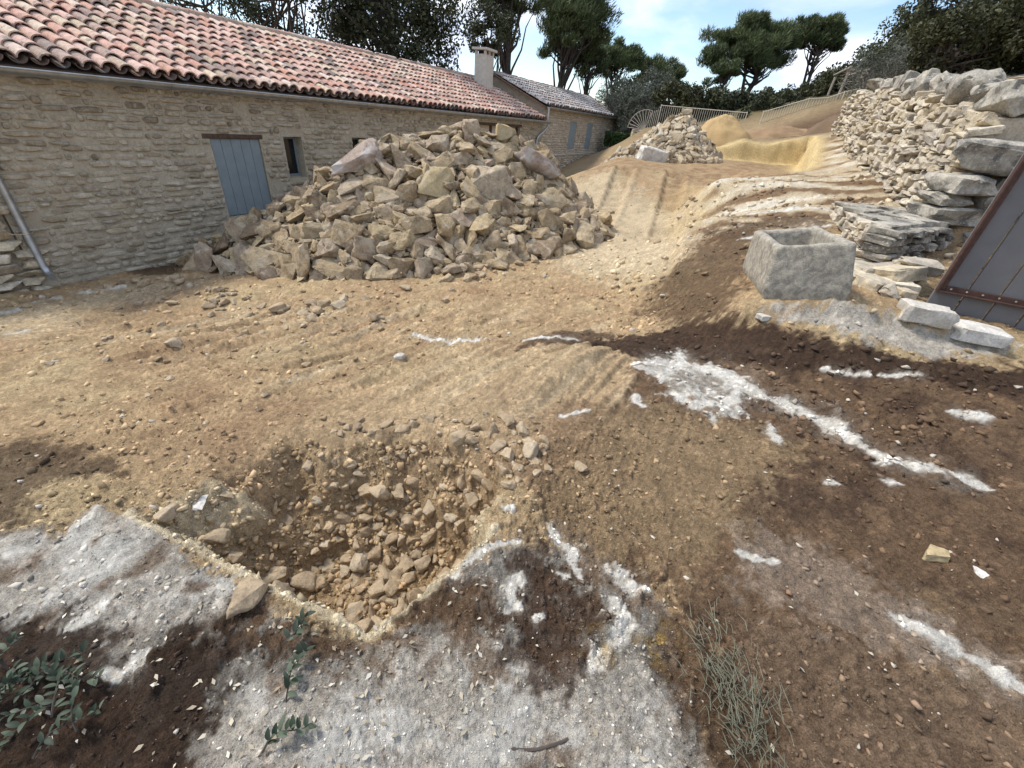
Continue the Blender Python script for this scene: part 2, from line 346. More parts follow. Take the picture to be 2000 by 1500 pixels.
#@@ENDMASKS
# ------------------------------------------------------------------ helpers
rnd = random.Random(5)
nrg = np.random.default_rng(77)
def tag(o, label=None, cat=None, group=None, kind=None):
    if label: o['label'] = label
    if cat: o['category'] = cat
    if group: o['group'] = group
    if kind: o['kind'] = kind
    return o
def empty(name, loc, rz=0.0, label=None, cat=None, group=None):
    o = bpy.data.objects.new(name, None)
    o.empty_display_size = .2
    o.location = loc; o.rotation_euler = (0, 0, rz)
    col.objects.link(o)
    return tag(o, label, cat, group)
def mesh_np(name, V, F, mat=None, smooth=True, sharp=None):
    """F: list of faces or (n,3)/(n,4) int array"""
    me = bpy.data.meshes.new(name)
    V = np.asarray(V, np.float32)
    if isinstance(F, np.ndarray):
        k = F.shape[1]
        me.vertices.add(len(V)); me.vertices.foreach_set('co', V.ravel())
        me.loops.add(F.size); me.loops.foreach_set('vertex_index', F.astype(np.int32).ravel())
        me.polygons.add(len(F))
        me.polygons.foreach_set('loop_start', np.arange(0, F.size, k, dtype=np.int32))
        me.polygons.foreach_set('loop_total', np.full(len(F), k, np.int32))
        me.update(calc_edges=True)
    else:
        me.from_pydata(V.tolist(), [], F)
        me.update()
    if smooth:
        me.polygons.foreach_set('use_smooth', np.ones(len(me.polygons), bool))
        if sharp is not None and hasattr(me, 'set_sharp_from_angle'):
            me.set_sharp_from_angle(angle=sharp)
    if mat: me.materials.append(mat)
    return me
def link(name, me, parent=None, mw=None):
    o = bpy.data.objects.new(name, me)
    col.objects.link(o)
    if parent is not None: o.parent = parent
    if mw is not None: o.matrix_local = mw
    return o
def attr_f(me, name, vals):
    a = me.attributes.new(name, 'FLOAT', 'POINT'); a.data.foreach_set('value', np.asarray(vals, np.float32))
def attr_c(me, name, vals):
    a = me.attributes.new(name, 'FLOAT_COLOR', 'POINT')
    v = np.ones((len(vals), 4), np.float32); v[:, :3] = vals
    a.data.foreach_set('color', v.ravel())
class MB:
    def __init__(s): s.v = []; s.f = []
    def add(s, V, F):
        b = len(s.v); s.v += [tuple(p) for p in V]; s.f += [[i + b for i in q] for q in F]
    def box(s, x0, x1, y0, y1, z0, z1, j=0.0):
        V = [(x, y, z) for x in (x0, x1) for y in (y0, y1) for z in (z0, z1)]
        if j: V = [(a + rnd.uniform(-j, j), b + rnd.uniform(-j, j), c + rnd.uniform(-j, j)) for a, b, c in V]
        s.add(V, [(0, 1, 3, 2), (4, 6, 7, 5), (0, 4, 5, 1), (2, 3, 7, 6), (0, 2, 6, 4), (1, 5, 7, 3)])
    def tube(s, pts, rad, seg=8, cap=True):
        pts = [Vector(p) for p in pts]
        if not hasattr(rad, '__len__'): rad = [rad] * len(pts)
        n = len(pts); V = []; F = []
        pv = None
        for i, p in enumerate(pts):
            t = (pts[min(i + 1, n - 1)] - pts[max(i - 1, 0)]).normalized()
            a = pv if pv is not None and abs(pv.dot(t)) < .95 else (Vector((0, 0, 1)) if abs(t.z) < .9 else Vector((1, 0, 0)))
            a = (a - t * a.dot(t)).normalized(); pv = a; b = t.cross(a)
            for k in range(seg):
                q = 2 * math.pi * k / seg
                V.append(p + (a * math.cos(q) + b * math.sin(q)) * rad[i])
        for i in range(n - 1):
            for k in range(seg):
                F.append((i * seg + k, i * seg + (k + 1) % seg, (i + 1) * seg + (k + 1) % seg, (i + 1) * seg + k))
        if cap:
            F.append(tuple(range(seg - 1, -1, -1))); F.append(tuple((n - 1) * seg + k for k in range(seg)))
        s.add(V, F)
    def build(s, name, mat, parent=None, smooth=False, sharp=R(40), bevel=0):
        me = mesh_np(name, s.v, s.f, mat, smooth, sharp)
        bm = bmesh.new(); bm.from_mesh(me)
        bmesh.ops.recalc_face_normals(bm, faces=bm.faces)
        if bevel:
            bmesh.ops.bevel(bm, geom=list(bm.edges), offset=bevel, segments=1, affect='EDGES', profile=.5)
        bm.to_mesh(me); bm.free()
        return link(name, me, parent)

# ------------------------------------------------------------------ materials
def nodes(name):
    m = bpy.data.materials.new(name); m.use_nodes = True
    t = m.node_tree; b = t.nodes['Principled BSDF']
    b.inputs['Roughness'].default_value = .9
    b.inputs['Specular IOR Level'].default_value = .25
    return m, t, b
def N(t, typ, **k):
    n = t.nodes.new(typ)
    for a, v in k.items():
        if a.startswith('i_'): n.inputs[a[2:].replace('_', ' ')].default_value = v
        else: setattr(n, a, v)
    return n
def noise(t, scale, detail=4, rough=.55, coord=None, dist=0):
    n = N(t, 'ShaderNodeTexNoise', i_Scale=scale, i_Detail=detail, i_Roughness=rough, i_Distortion=dist)
    if coord is not None: t.links.new(coord, n.inputs['Vector'])
    return n.outputs['Fac']
def ramp(t, fac, stops):
    n = N(t, 'ShaderNodeValToRGB'); e = n.color_ramp.elements
    while len(e) < len(stops): e.new(.5)
    for i, (p, c) in enumerate(stops):
        e[i].position = p
        e[i].color = (c, c, c, 1) if not hasattr(c, '__len__') else (*c, 1)
    t.links.new(fac, n.inputs[0])
    return n.outputs[0]
def mix(t, a, b, fac, mode='MIX'):
    n = N(t, 'ShaderNodeMixRGB', blend_type=mode)
    for i, s in ((0, fac), (1, a), (2, b)):
        if hasattr(s, 'is_linked') or hasattr(s, 'links'): t.links.new(s, n.inputs[i])
        elif hasattr(s, '__len__'): n.inputs[i].default_value = (*s, 1)
        else: n.inputs[i].default_value = s
    return n.outputs[0]
def bump(t, b, h, strength=.5, dist=.01):
    n = N(t, 'ShaderNodeBump', i_Strength=strength, i_Distance=dist)
    t.links.new(h, n.inputs['Height']); t.links.new(n.outputs[0], b.inputs['Normal'])
def pos(t):
    return N(t, 'ShaderNodeNewGeometry').outputs['Position']
def rand_val(t):
    a = N(t, 'ShaderNodeAttribute', attribute_name='rnd'); o = N(t, 'ShaderNodeObjectInfo')
    s = N(t, 'ShaderNodeMath', operation='ADD'); f = N(t, 'ShaderNodeMath', operation='FRACT')
    t.links.new(a.outputs['Fac'], s.inputs[0]); t.links.new(o.outputs['Random'], s.inputs[1]); t.links.new(s.outputs[0], f.inputs[0])
    return f.outputs[0]
def stone_mat(name, stops, nscale=9, patch=None, patch_amt=(.52, .66), bstr=.6, bdist=.012, var=.45, speck=None):
    m, t, b = nodes(name)
    p = pos(t); r = rand_val(t)
    c = ramp(t, r, stops)
    n1 = noise(t, nscale, 6, .62, p)
    c = mix(t, c, ramp(t, n1, [(.25, 1 - var), (.5, .95), (.75, 1 + var * .5)]), 1.0, 'MULTIPLY')
    c = mix(t, c, ramp(t, noise(t, nscale * 4.5, 5, .7, p), [(.32, .62), (.5, 1.0), (.68, 1.22)]), .8, 'MULTIPLY')
    if patch:
        n2 = noise(t, nscale * .6, 5, .6, p, .4)
        c = mix(t, c, patch, ramp(t, n2, [(patch_amt[0], 0), (patch_amt[1], 1)]))
    if speck:
        n3 = noise(t, nscale * 6, 3, .6, p)
        c = mix(t, c, speck, ramp(t, n3, [(.58, 0), (.68, .8)]))
    t.links.new(c, b.inputs['Base Color'])
    h = mix(t, n1, noise(t, nscale * 5, 4, .65, p), .4)
    bump(t, b, h, bstr, bdist)
    return m
def plain_mat(name, c, rough=.6, metal=0, nscale=12, var=.12, bstr=.05, spec=.3):
    m, t, b = nodes(name)
    p = pos(t)
    n1 = noise(t, nscale, 5, .6, p)
    t.links.new(mix(t, c, ramp(t, n1, [(.3, 1 - var), (.7, 1 + var)]), 1, 'MULTIPLY'), b.inputs['Base Color'])
    b.inputs['Roughness'].default_value = rough; b.inputs['Metallic'].default_value = metal
    b.inputs['Specular IOR Level'].default_value = spec
    bump(t, b, n1, bstr, .005)
    return m
M = {}
M['pile'] = stone_mat('limestone_rubble', [(0, (.31, .225, .13)), (.2, (.42, .325, .20)), (.4, (.27, .20, .12)), (.55, (.46, .35, .20)), (.7, (.36, .275, .195)), (.85, (.23, .165, .10)), (1, (.46, .375, .265))], 9, (.46, .38, .27), (.53, .68), 1.0, .045, .6)
M['pile_far'] = stone_mat('limestone_rubble_pale', [(0, (.40, .32, .21)), (.3, (.47, .38, .25)), (.6, (.36, .28, .18)), (.8, (.50, .43, .32)), (1, (.30, .23, .15))], 6, (.5, .47, .42), (.56, .7), .7, .02, .4)
M['pit'] = stone_mat('dusty_field_stone', [(0, (.30, .22, .135)), (.3, (.36, .265, .165)), (.55, (.42, .325, .21)), (.8, (.32, .24, .155)), (1, (.47, .385, .27))], 22, (.42, .32, .20), (.5, .68), .8, .014, .45)
M['dry'] = stone_mat('dry_stone', [(0, (.46, .38, .26)), (.25, (.56, .48, .345)), (.5, (.42, .36, .275)), (.7, (.62, .545, .42)), (.85, (.36, .31, .25)), (1, (.54, .44, .29))], 9, (.30, .275, .235), (.54, .68), .8, .02, .45)
M['grey'] = stone_mat('weathered_grey_limestone', [(0, (.36, .325, .265)), (.5, (.43, .39, .32)), (1, (.29, .26, .21))], 7, (.15, .14, .12), (.47, .62), .9, .03, .5, (.56, .53, .46))
M['white'] = stone_mat('pale_limestone', [(0, (.55, .51, .44)), (1, (.66, .63, .57))], 12, (.40, .36, .30), (.5, .66), .6, .012, .3)
M['wallstone'] = stone_mat('wall_stone', [(0, (.36, .305, .22)), (.2, (.45, .395, .30)), (.45, (.29, .245, .18)), (.65, (.48, .425, .33)), (.85, (.39, .325, .225)), (1, (.23, .19, .135))], 14, (.47, .415, .335), (.52, .7), .8, .014, .4)
M['mortar'] = stone_mat('lime_mortar', [(0, (.42, .37, .28)), (1, (.42, .37, .28))], 7, (.35, .30, .22), (.45, .7), .7, .02, .22)
M['wallstone2'] = stone_mat('wall_stone_far', [(0, (.43, .37, .28)), (.3, (.53, .46, .36)), (.6, (.36, .305, .235)), (1, (.57, .50, .40))], 10, None, (.5, .6), .6, .015, .35)
M['mortar2'] = stone_mat('lime_mortar_far', [(0, (.41, .345, .26)), (1, (.41, .345, .26))], 8, None, (.5, .6), .5, .015, .25)
M['tile'] = stone_mat('terracotta_tile', [(0, (.46, .22, .15)), (.10, (.56, .33, .25)), (.20, (.60, .42, .345)), (.29, (.50, .26, .18)), (.38, (.62, .475, .37)), (.46, (.57, .45, .31)), (.54, (.27, .185, .15)), (.61, (.58, .36, .285)), (.70, (.64, .52, .43)), (.78, (.48, .245, .165)), (.86, (.40, .28, .225)), (.93, (.17, .135, .12)), (1, (.56, .36, .28))], 11, (.19, .16, .135), (.56, .66), .5, .008, .35, (.52, .47, .40))
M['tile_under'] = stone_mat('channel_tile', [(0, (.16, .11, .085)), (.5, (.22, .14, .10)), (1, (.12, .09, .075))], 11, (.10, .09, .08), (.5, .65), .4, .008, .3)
M['tile_old'] = stone_mat('lichened_tile', [(0, (.30, .265, .24)), (.2, (.50, .48, .45)), (.4, (.27, .20, .17)), (.55, (.55, .53, .50)), (.7, (.19, .17, .16)), (.85, (.44, .40, .36)), (1, (.36, .25, .20))], 13, (.15, .14, .135), (.53, .64), .5, .008, .45, (.6, .58, .55))
M['zinc'] = plain_mat('zinc', (.38, .395, .40), .38, .75, 8, .2, .03, .5)
M['shutter'] = plain_mat('painted_shutter', (.20, .24, .255), .55, 0, 6, .10, .06, .35)
M['wood_dark'] = plain_mat('old_beam', (.085, .055, .04), .85, 0, 18, .4, .3)
M['glass'] = plain_mat('window_glass', (.012, .014, .016), .08, 0, 3, .1, 0, .5)
M['void'] = plain_mat('interior', (.02, .018, .016), .95)
M['render'] = plain_mat('pale_render', (.50, .455, .385), .9, 0, 10, .14, .25)
M['trough'] = stone_mat('trough_stone', [(0, (.43, .385, .305)), (1, (.43, .385, .305))], 24, (.24, .215, .175), (.44, .62), 1.0, .02, .45, (.58, .55, .47))
M['board'] = plain_mat('gate_board', (.155, .15, .15), .75, 0, 5, .10, .08, .25)
M['rust'] = plain_mat('gate_frame_steel', (.075, .038, .028), .6, .25, 22, .35, .15, .4)
M['screw'] = plain_mat('screw', (.6, .58, .55), .35, .9)
M['fence'] = plain_mat('fence_paint', (.56, .50, .40), .6, 0, 14, .15, .05)
M['post_wood'] = plain_mat('grey_timber', (.30, .26, .21), .85, 0, 14, .25, .2)
M['bark'] = plain_mat('bark', (.075, .06, .05), .95, 0, 12, .4, .5)
M['twig'] = plain_mat('grey_twig', (.19, .165, .14), .95, 0, 12, .3, .2)
def leaf_mat(name, c1, c2, c3, trans=.12):
    m, t, b = nodes(name)
    r = rand_val(t)
    n1 = noise(t, .9, 3, .5, pos(t))
    c = ramp(t, r, [(0, c1), (.55, c2), (1, c3)])
    c = mix(t, c, ramp(t, n1, [(.3, .65), (.7, 1.3)]), 1, 'MULTIPLY')
    t.links.new(c, b.inputs['Base Color'])
    b.inputs['Roughness'].default_value = .6
    tr = N(t, 'ShaderNodeBsdfTranslucent'); t.links.new(c, tr.inputs['Color'])
    ms = N(t, 'ShaderNodeMixShader'); ms.inputs[0].default_value = trans
    t.links.new(b.outputs[0], ms.inputs[1]); t.links.new(tr.outputs[0], ms.inputs[2])
    t.links.new(ms.outputs[0], t.nodes['Material Output'].inputs['Surface'])
    return m
M['pine'] = leaf_mat('pine_needles', (.050, .066, .026), (.085, .106, .042), (.135, .158, .064))
M['oak'] = leaf_mat('holm_oak_leaves', (.030, .036, .018), (.054, .062, .029), (.092, .098, .048))
M['oak2'] = leaf_mat('olive_green_leaves', (.036, .040, .017), (.060, .062, .026), (.092, .090, .040))
M['olive'] = leaf_mat('grey_olive_leaves', (.075, .082, .060), (.115, .125, .095), (.17, .18, .14))
M['sprig'] = leaf_mat('sprig_leaves', (.030, .042, .026), (.050, .068, .040), (.105, .125, .085), .15)
M['drygrass'] = leaf_mat('dry_lavender', (.20, .20, .14), (.30, .29, .21), (.40, .38, .28), .2)
M['litter'] = leaf_mat('dead_leaves', (.26, .20, .13), (.46, .40, .29), (.62, .58, .48), .1)
def ground_mat():
    m, t, b = nodes('soil_and_bedrock')
    p = pos(t)
    a = N(t, 'ShaderNodeAttribute', attribute_name='Col').outputs['Color']
    n1 = noise(t, 5, 8, .65, p); n2 = noise(t, 42, 6, .68, p); n3 = noise(t, 170, 4, .7, p)
    c = mix(t, a, ramp(t, n1, [(.28, .80), (.5, 1.0), (.74, 1.18)]), 1, 'MULTIPLY')
    c = mix(t, c, ramp(t, n2, [(.28, .58), (.5, 1.0), (.72, 1.32)]), 1, 'MULTIPLY')
    c = mix(t, c, ramp(t, n3, [(.32, .50), (.5, 1.0), (.68, 1.45)]), .9, 'MULTIPLY')
    t.links.new(c, b.inputs['Base Color'])
    b.inputs['Roughness'].default_value = .95
    b.inputs['Specular IOR Level'].default_value = .12
    h = mix(t, n2, n3, .45)
    bump(t, b, h, 1.0, .03)
    rk = N(t, 'ShaderNodeAttribute', attribute_name='rk').outputs['Fac']
    flat = mix(t, a, ramp(t, n1, [(.28, .86), (.5, 1.0), (.74, 1.1)]), 1, 'MULTIPLY')
    flat = mix(t, flat, ramp(t, n2, [(.28, .80), (.5, 1.0), (.72, 1.1)]), 1, 'MULTIPLY')
    t.links.new(mix(t, c, flat, rk), b.inputs['Base Color'])
    return m
M['ground'] = ground_mat()
def attr_mat(name):
    m, t, b = nodes(name)
    p = pos(t)
    a = N(t, 'ShaderNodeAttribute', attribute_name='Col').outputs['Color']
    n2 = noise(t, 60, 5, .65, p)
    t.links.new(mix(t, a, ramp(t, n2, [(.28, .72), (.5, 1.0), (.72, 1.22)]), 1, 'MULTIPLY'), b.inputs['Base Color'])
    bump(t, b, n2, .6, .006)
    return m
M['gravel'] = attr_mat('gravel')

# ------------------------------------------------------------------ ground sheet
TAN = np.array([.38, .265, .148]); OCH = np.array([.415, .31, .175]); RED = np.array([.285, .18, .10])
BROWN = np.array([.155, .098, .057]); DARK = np.array([.060, .037, .024]); WHITE = np.array([.56, .525, .455]); GREYW = np.array([.375, .335, .275])
YELL = np.array([.58, .44, .22]); PALE = np.array([.52, .42, .275])
def lerp(a, b, w): return a + (b - a) * w[..., None]
def ground_col(x, y):
    r = np.hypot(x, y)
    wx = .10 * fbm(x * 2.1, y * 2.1, 3, 51); wy = .10 * fbm(x * 2.1, y * 2.1, 3, 57)
    sc = np.clip(r * .22, .25, 1.3)
    X = x + wx * sc; Y = y + wy * sc
    n1 = fbm(x * .9, y * .9, 4, 61); n2 = fbm(x * 4, y * 4, 4, 63); n3 = fbm(x * 13, y * 13, 4, 67); n4 = fbm(x * 37, y * 37, 3, 69)
    c1, i1 = clods(x * 6.5 + .4 * fbm(x * 7, y * 7, 4, 3), y * 6.5, 1, .38); c2, i2 = clods(x * 16 + .3 * fbm(x * 7, y * 7, 4, 3), y * 16, 2, .62); c3, i3 = clods(x * 41, y * 41, 3, .75)
    c = np.empty(x.shape + (3,)); c[:] = TAN
    c = lerp(c, OCH, sstep(-.1, .5, n1)); c = lerp(c, RED, sstep(.15, .7, -n1) * .8)
    c = lerp(c, BROWN, sstep(.18, .7, n2) * .45)
    def pm(k, soft, amp=.5):
        s = poly_sd(X, Y, POLY[k]); return sstep(-soft * .6, soft * .6, s + soft * (1.6 * amp * n2 + 2.2 * amp * n3 + .8 * n4))
    ph = x * .85 - y * .53; al_ = x * .53 + y * .85; wv_ = .5 * perlin(x * .6, y * .6, 2)
    sm_ = sstep(1.9, 2.5, y + .25 * x) * (1 - sstep(4.2, 5.6, y)) * (1 - sstep(.75, 1.05, x - .1 * (y - 2.5)))
    scr = perlin(ph * 5.5 + wv_, al_ * .5, 31) + .5 * perlin(ph * 15 + wv_, al_ * .9, 33)
    c = lerp(c, np.array([.46, .355, .225]), sm_ * sstep(.05, .45, scr) * .75)
    c = lerp(c, RED * .85, sm_ * sstep(.1, .5, -scr) * .55)
    c = lerp(c, np.array([.45, .34, .205]), smooth_amount(x, y) * (y < 5) * .5)
    # far areas
    c = lerp(c, PALE, pm('pale_track', .5) * .75)
    fw = sstep(13, 20, r); c = lerp(c, np.array([.22, .17, .10]), fw * .5)
    grass = sstep(24, 30, r); c = lerp(c, np.array([.07, .065, .03]), grass)
    c = lerp(c, BROWN * .8, sstep(17.7, 18.3, y + .1 * n2) * (1 - sstep(21, 23, y)) * sstep(8.0, 9.2, x))
    c = lerp(c, lerp(np.broadcast_to(TAN * .95, c.shape), RED * .95, sstep(-.2, .4, n2 + n1)), pm('terrace', .5) * .85)
    c = lerp(c, BROWN * .7, pm('gate_back_shade', .2) * .9)  # shade behind the gate painted into the soil colour, darkens the plank gaps
    # bedrock slope: bands of pale stone and soil
    ra = rock_amount(x, y)
    bands = perlin((y + .35 * x) * 2.6 + .9 * perlin(x, y, 4), (x - .35 * y) * .4, 71) + .35 * n2
    rc = lerp(np.broadcast_to(PALE * .92, c.shape), BROWN * 1.15, sstep(-.02, .25, bands))
    rc = lerp(rc, np.array([.62, .56, .45]), sstep(.12, .36, -bands) * .9)
    c = lerp(c, rc, ra * .9)
    c = lerp(c, np.array([.58, .51, .39]), pm('rock_ledge', .25, .8) * sstep(-.1, .25, -bands + .3 * n2) * .8)
    # yellow cut
    d1 = line_side(x, y, CUT_RIM[1], CUT_RIM[2]); d2 = line_side(x, y, (9.45, 17.2), (6.6, 17.7))
    dm = np.minimum(d1, d2)
    yc = np.exp(-((dm - .08) / .28) ** 2) * sstep(10.4, 11.4, y) * (1 - sstep(17.8, 18.2, y)) * sstep(5.2, 6.2, x) * (d1 > -.5) * (d2 > -.35)
    c = lerp(c, YELL, np.clip(yc * 1.2, 0, 1))
    yt, _ = seg_dist(x, y, [(2.75, 7.4), (3.25, 9.4), (3.8, 11.2)])
    c = lerp(c, YELL, np.exp(-((yt - .12) / .25) ** 2) * .3 * (n2 > -.3))
    # darks
    ra_ = pm('right_all', .12)
    c = lerp(c, lerp(np.broadcast_to(BROWN * .92, c.shape), TAN * .62, sstep(-.05, .5, n2 * .7 + n1 * .5 + n3 * .5)), ra_)
    c = lerp(c, DARK * 1.3, ra_ * sstep(.05, .5, n3 * .8 + n2 * .5) * .6)
    bl_ = pm('bl_all', .04)
    c = lerp(c, lerp(np.broadcast_to(GREYW * .60, c.shape), BROWN * .85, sstep(-.25, .25, n2 + n3 * .7)), bl_)
    c = lerp(c, BROWN * .95, pm('dark_main', .16) * (.75 + .25 * np.clip(n2 * 2, -1, 1)))
    c = lerp(c, DARK * 1.15, pm('dark_main', .16) * sstep(-.1, .5, n1 * .6 + n2) * .8)
    c = lerp(c, TAN * .70, pm('brown_mid', .15) * .85)
    c = lerp(c, BROWN * 1.1, pm('clod_mid', .12) * .55)
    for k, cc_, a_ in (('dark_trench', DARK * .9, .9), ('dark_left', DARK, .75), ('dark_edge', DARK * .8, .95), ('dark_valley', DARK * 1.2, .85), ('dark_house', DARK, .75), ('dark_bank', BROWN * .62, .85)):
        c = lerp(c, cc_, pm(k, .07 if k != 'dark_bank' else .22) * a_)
    # limestone underfoot
    near_sc = .05
    for k in ('rock_left', 'rock_bot'):
        m = pm(k, near_sc, .6)
        rk = lerp(np.broadcast_to(GREYW, c.shape), WHITE * .9, sstep(-.05, .45, fbm(x * 3.4, y * 3.4, 5, 81, .6)))
        rk = lerp(rk, BROWN * .95, sstep(.12, .5, fbm(x * 4.5, y * 4.5, 5, 83, .55)) * .75)
        c = lerp(c, rk, m)
    for k, cc_, a_ in (('dark_bl', DARK * .72, .95), ('brown_pitlip', BROWN * .8, .75), ('dark_mid', DARK * 1.1, .85), ('dark_lav', BROWN * .65, .85), ('red_br', np.array([.175, .118, .074]), .85)):
        c = lerp(c, cc_, pm(k, .085, .7) * a_)
    c = lerp(c, np.array([.27, .205, .15]), pm('grey_br', .08, .9) * .7)
    c = lerp(c, GREYW * 1.12, pm('rock_slab', .05, .8))
    c = lerp(c, PALE, pm('pale_left', .3, .7) * .4)
    wp = pm('white_patch', .06, 1.0)
    c = lerp(c, lerp(np.broadcast_to(GREYW * .9, c.shape), WHITE * 1.1, sstep(-.1, .3, n2 + n3 * .8)), wp * .85)
    # bare white streaks
    for k, pts in STREAK.items():
        wm = float(np.mean([q[2] for q in pts]))
        sel = (x > min(q[0] for q in pts) - 5 * wm) & (x < max(q[0] for q in pts) + 5 * wm) & (y > min(q[1] for q in pts) - 5 * wm) & (y < max(q[1] for q in pts) + 5 * wm)
        if not sel.any(): continue
        xs_, ys_ = x[sel], y[sel]
        f_ = .42 / wm
        wa = fbm(xs_ * f_ * .5, ys_ * f_ * .5, 4, 95, .5) * wm * 1.2; wb = fbm(xs_ * f_ * .5, ys_ * f_ * .5, 4, 97, .5) * wm * 1.2
        d, t = seg_dist(xs_ + wa, ys_ + wb, pts)
        wv = np.interp(t, np.linspace(0, 1, len(pts)), [q[2] for q in pts]) * (1 - .75 * np.abs(2 * t - 1) ** 4)
        e = fbm(xs_ * f_ * 1.1, ys_ * f_ * 1.1, 5, 99, .58)
        m = sstep(-.15, .55, 1 - d / wv + .95 * e)
        cs = c[sel]
        cs = lerp(cs, GREYW * .85, np.exp(-(d / (wv * 2.0)) ** 2) * np.clip(.35 + e, 0, .6))
        cs = lerp(cs, lerp(np.broadcast_to(WHITE * 1.12, cs.shape), GREYW * 1.2, sstep(.1, .6, fbm(xs_ * f_ * 3, ys_ * f_ * 3, 3, 101))), m)
        c[sel] = cs
    lp, _ = seg_dist(x + .02 * n3, y + .02 * n2, [PIT[0], PIT[1], PIT[2]])
    c = lerp(c, np.array([.60, .50, .33]) * (1 + .2 * n3)[..., None], (1 - sstep(.008, .030, lp + .02 * n3 + .01 * n2)) * .9)
    # lichen-yellow mineral patch
    for (px, py, s_) in ((.62, .82, .06), (.40, .78, .05)):
        c = lerp(c, np.array([.55, .36, .10]), np.exp(-((x - px) ** 2 + (y - py) ** 2) / s_ ** 2) * sstep(-.2, .3, n3) * .8)
    # lumps and embedded pebbles differ a little in tone
    vis = 1 - sstep(6, 12, r)
    for cc_, ii_, am in ((c1, i1, .16), (c2, i2, .26), (c3, i3, .34)):
        c = c * (1 + (vis * (cc_ > .04) * am * (ii_ - .42) * 2))[..., None]
    # pit
    p = pit_mask(x, y)
    c = lerp(c, TAN * .95, sstep(.05, .5, p))
    lip = sstep(.004, .05, p) * (1 - sstep(.25, .5, p)) * (line_side(x, y, PIT[0], PIT[2]) < .28)
    c = lerp(c, np.array([.58, .47, .30]), lip * .75)
    return c
ang = np.concatenate([np.linspace(-180, -79, 18)[:-1], np.linspace(-79, 79, 800), np.linspace(79, 180, 18)[1:-1]])
ang = np.radians(ang)
r1 = np.concatenate([np.geomspace(.24, 9.5, 530), np.linspace(9.5, 19.5, 190)[1:], np.geomspace(19.5, 34, 50)[1:]]); r2 = np.geomspace(34, 900, 40)[1:]
rad = np.concatenate([r1, r2])
AA, RR = np.meshgrid(ang, rad)
gx = np.sin(AA) * RR; gy = np.cos(AA) * RR
gz = height(gx, gy)
nr, na = gx.shape
V = np.stack([gx.ravel(), gy.ravel(), gz.ravel()], 1)
V = np.concatenate([V, [[0, 0, float(height(np.array([0.]), np.array([0.]))[0])]]])
I = np.arange(nr * na).reshape(nr, na)
J = np.roll(I, -1, axis=1)
F4 = np.stack([I[:-1], I[1:], J[1:], J[:-1]], -1).reshape(-1, 4)
faces_c = np.stack([np.full(na, nr * na), I[0], J[0]], 1)
me = mesh_np('ground', V, F4, M['ground'])
bmx = bmesh.new(); bmx.from_mesh(me); bmx.verts.ensure_lookup_table()
for a_, b_, c_ in faces_c.tolist(): bmx.faces.new((bmx.verts[a_], bmx.verts[b_], bmx.verts[c_])).smooth = True
bmesh.ops.recalc_face_normals(bmx, faces=bmx.faces)
bmx.to_mesh(me); bmx.free()
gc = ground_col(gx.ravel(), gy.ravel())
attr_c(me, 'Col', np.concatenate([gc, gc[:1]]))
attr_f(me, 'rk', np.append(np.clip(sstep(.30, .55, gc[:, 2] + .25 * (gc[:, 2] - gc[:, 0] * .7)), 0, 1) * .8, 0))
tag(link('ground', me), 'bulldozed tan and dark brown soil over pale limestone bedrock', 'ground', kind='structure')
def hz(x, y): return float(height(np.array([x], float), np.array([y], float), False)[0])

# ------------------------------------------------------------------ rock prototypes
def np_noise3(P, s, seed):
    return (perlin(P[:, 0] * s, P[:, 1] * s + P[:, 2] * s * .7, seed) + perlin(P[:, 1] * s + 31, P[:, 2] * s - P[:, 0] * s * .6, seed + 5)) * .5
def rock_proto(seed, npts=13, boxy=.75, sub=2, rough=.05, bev=.035):
    """unit rock fitting roughly in [-.5,.5]^3"""
    g = np.random.default_rng(seed)
    P = g.uniform(-1, 1, (npts, 3))
    P = P / np.maximum(np.abs(P).max(1, keepdims=True), 1e-6) * boxy + P * (1 - boxy)
    P *= g.uniform(.82, 1, (npts, 1))
    bm = bmesh.new()
    for p in P: bm.verts.new(p * .5)
    r = bmesh.ops.convex_hull(bm, input=bm.verts)
    dl = [e for e in r['geom_interior'] + r['geom_unused'] if isinstance(e, bmesh.types.BMVert)]
    if dl: bmesh.ops.delete(bm, geom=list(set(dl)), context='VERTS')
    bmesh.ops.dissolve_limit(bm, angle_limit=R(14), verts=bm.verts, edges=bm.edges)
    if bev: bmesh.ops.bevel(bm, geom=list(bm.edges), offset=bev, segments=1, affect='EDGES', profile=.6)
    bmesh.ops.triangulate(bm, faces=bm.faces)
    if sub: bmesh.ops.subdivide_edges(bm, edges=[e for e in bm.edges if e.calc_length() > .16], cuts=1, use_grid_fill=True)
    if sub > 1: bmesh.ops.subdivide_edges(bm, edges=[e for e in bm.edges if e.calc_length() > .13], cuts=1, use_grid_fill=True)
    bmesh.ops.triangulate(bm, faces=bm.faces)
    bm.normal_update()
    C = np.array([v.co for v in bm.verts]); Nn = np.array([v.normal for v in bm.verts])
    dsp = rough * (np_noise3(C, 3.2, seed) * 1.3 + np_noise3(C, 8, seed + 9) * .7)
    C = C + Nn * dsp[:, None]
    F = np.array([[v.index for v in f.verts] for f in bm.faces], int)
    bm.free()
    ext = C.max(0) - C.min(0); C = (C - (C.max(0) + C.min(0)) / 2) / ext
    return C, F
ANG = [rock_proto(100 + i, 15 + i % 8, .84, 2, .10, .012) for i in range(18)]
RND = [rock_proto(300 + i, 26 + i % 7, .30, 2, .10, .04) for i in range(8)]
BLK = [rock_proto(500 + i, 13 + i % 5, .90, 2, .085, .022) for i in range(10)]
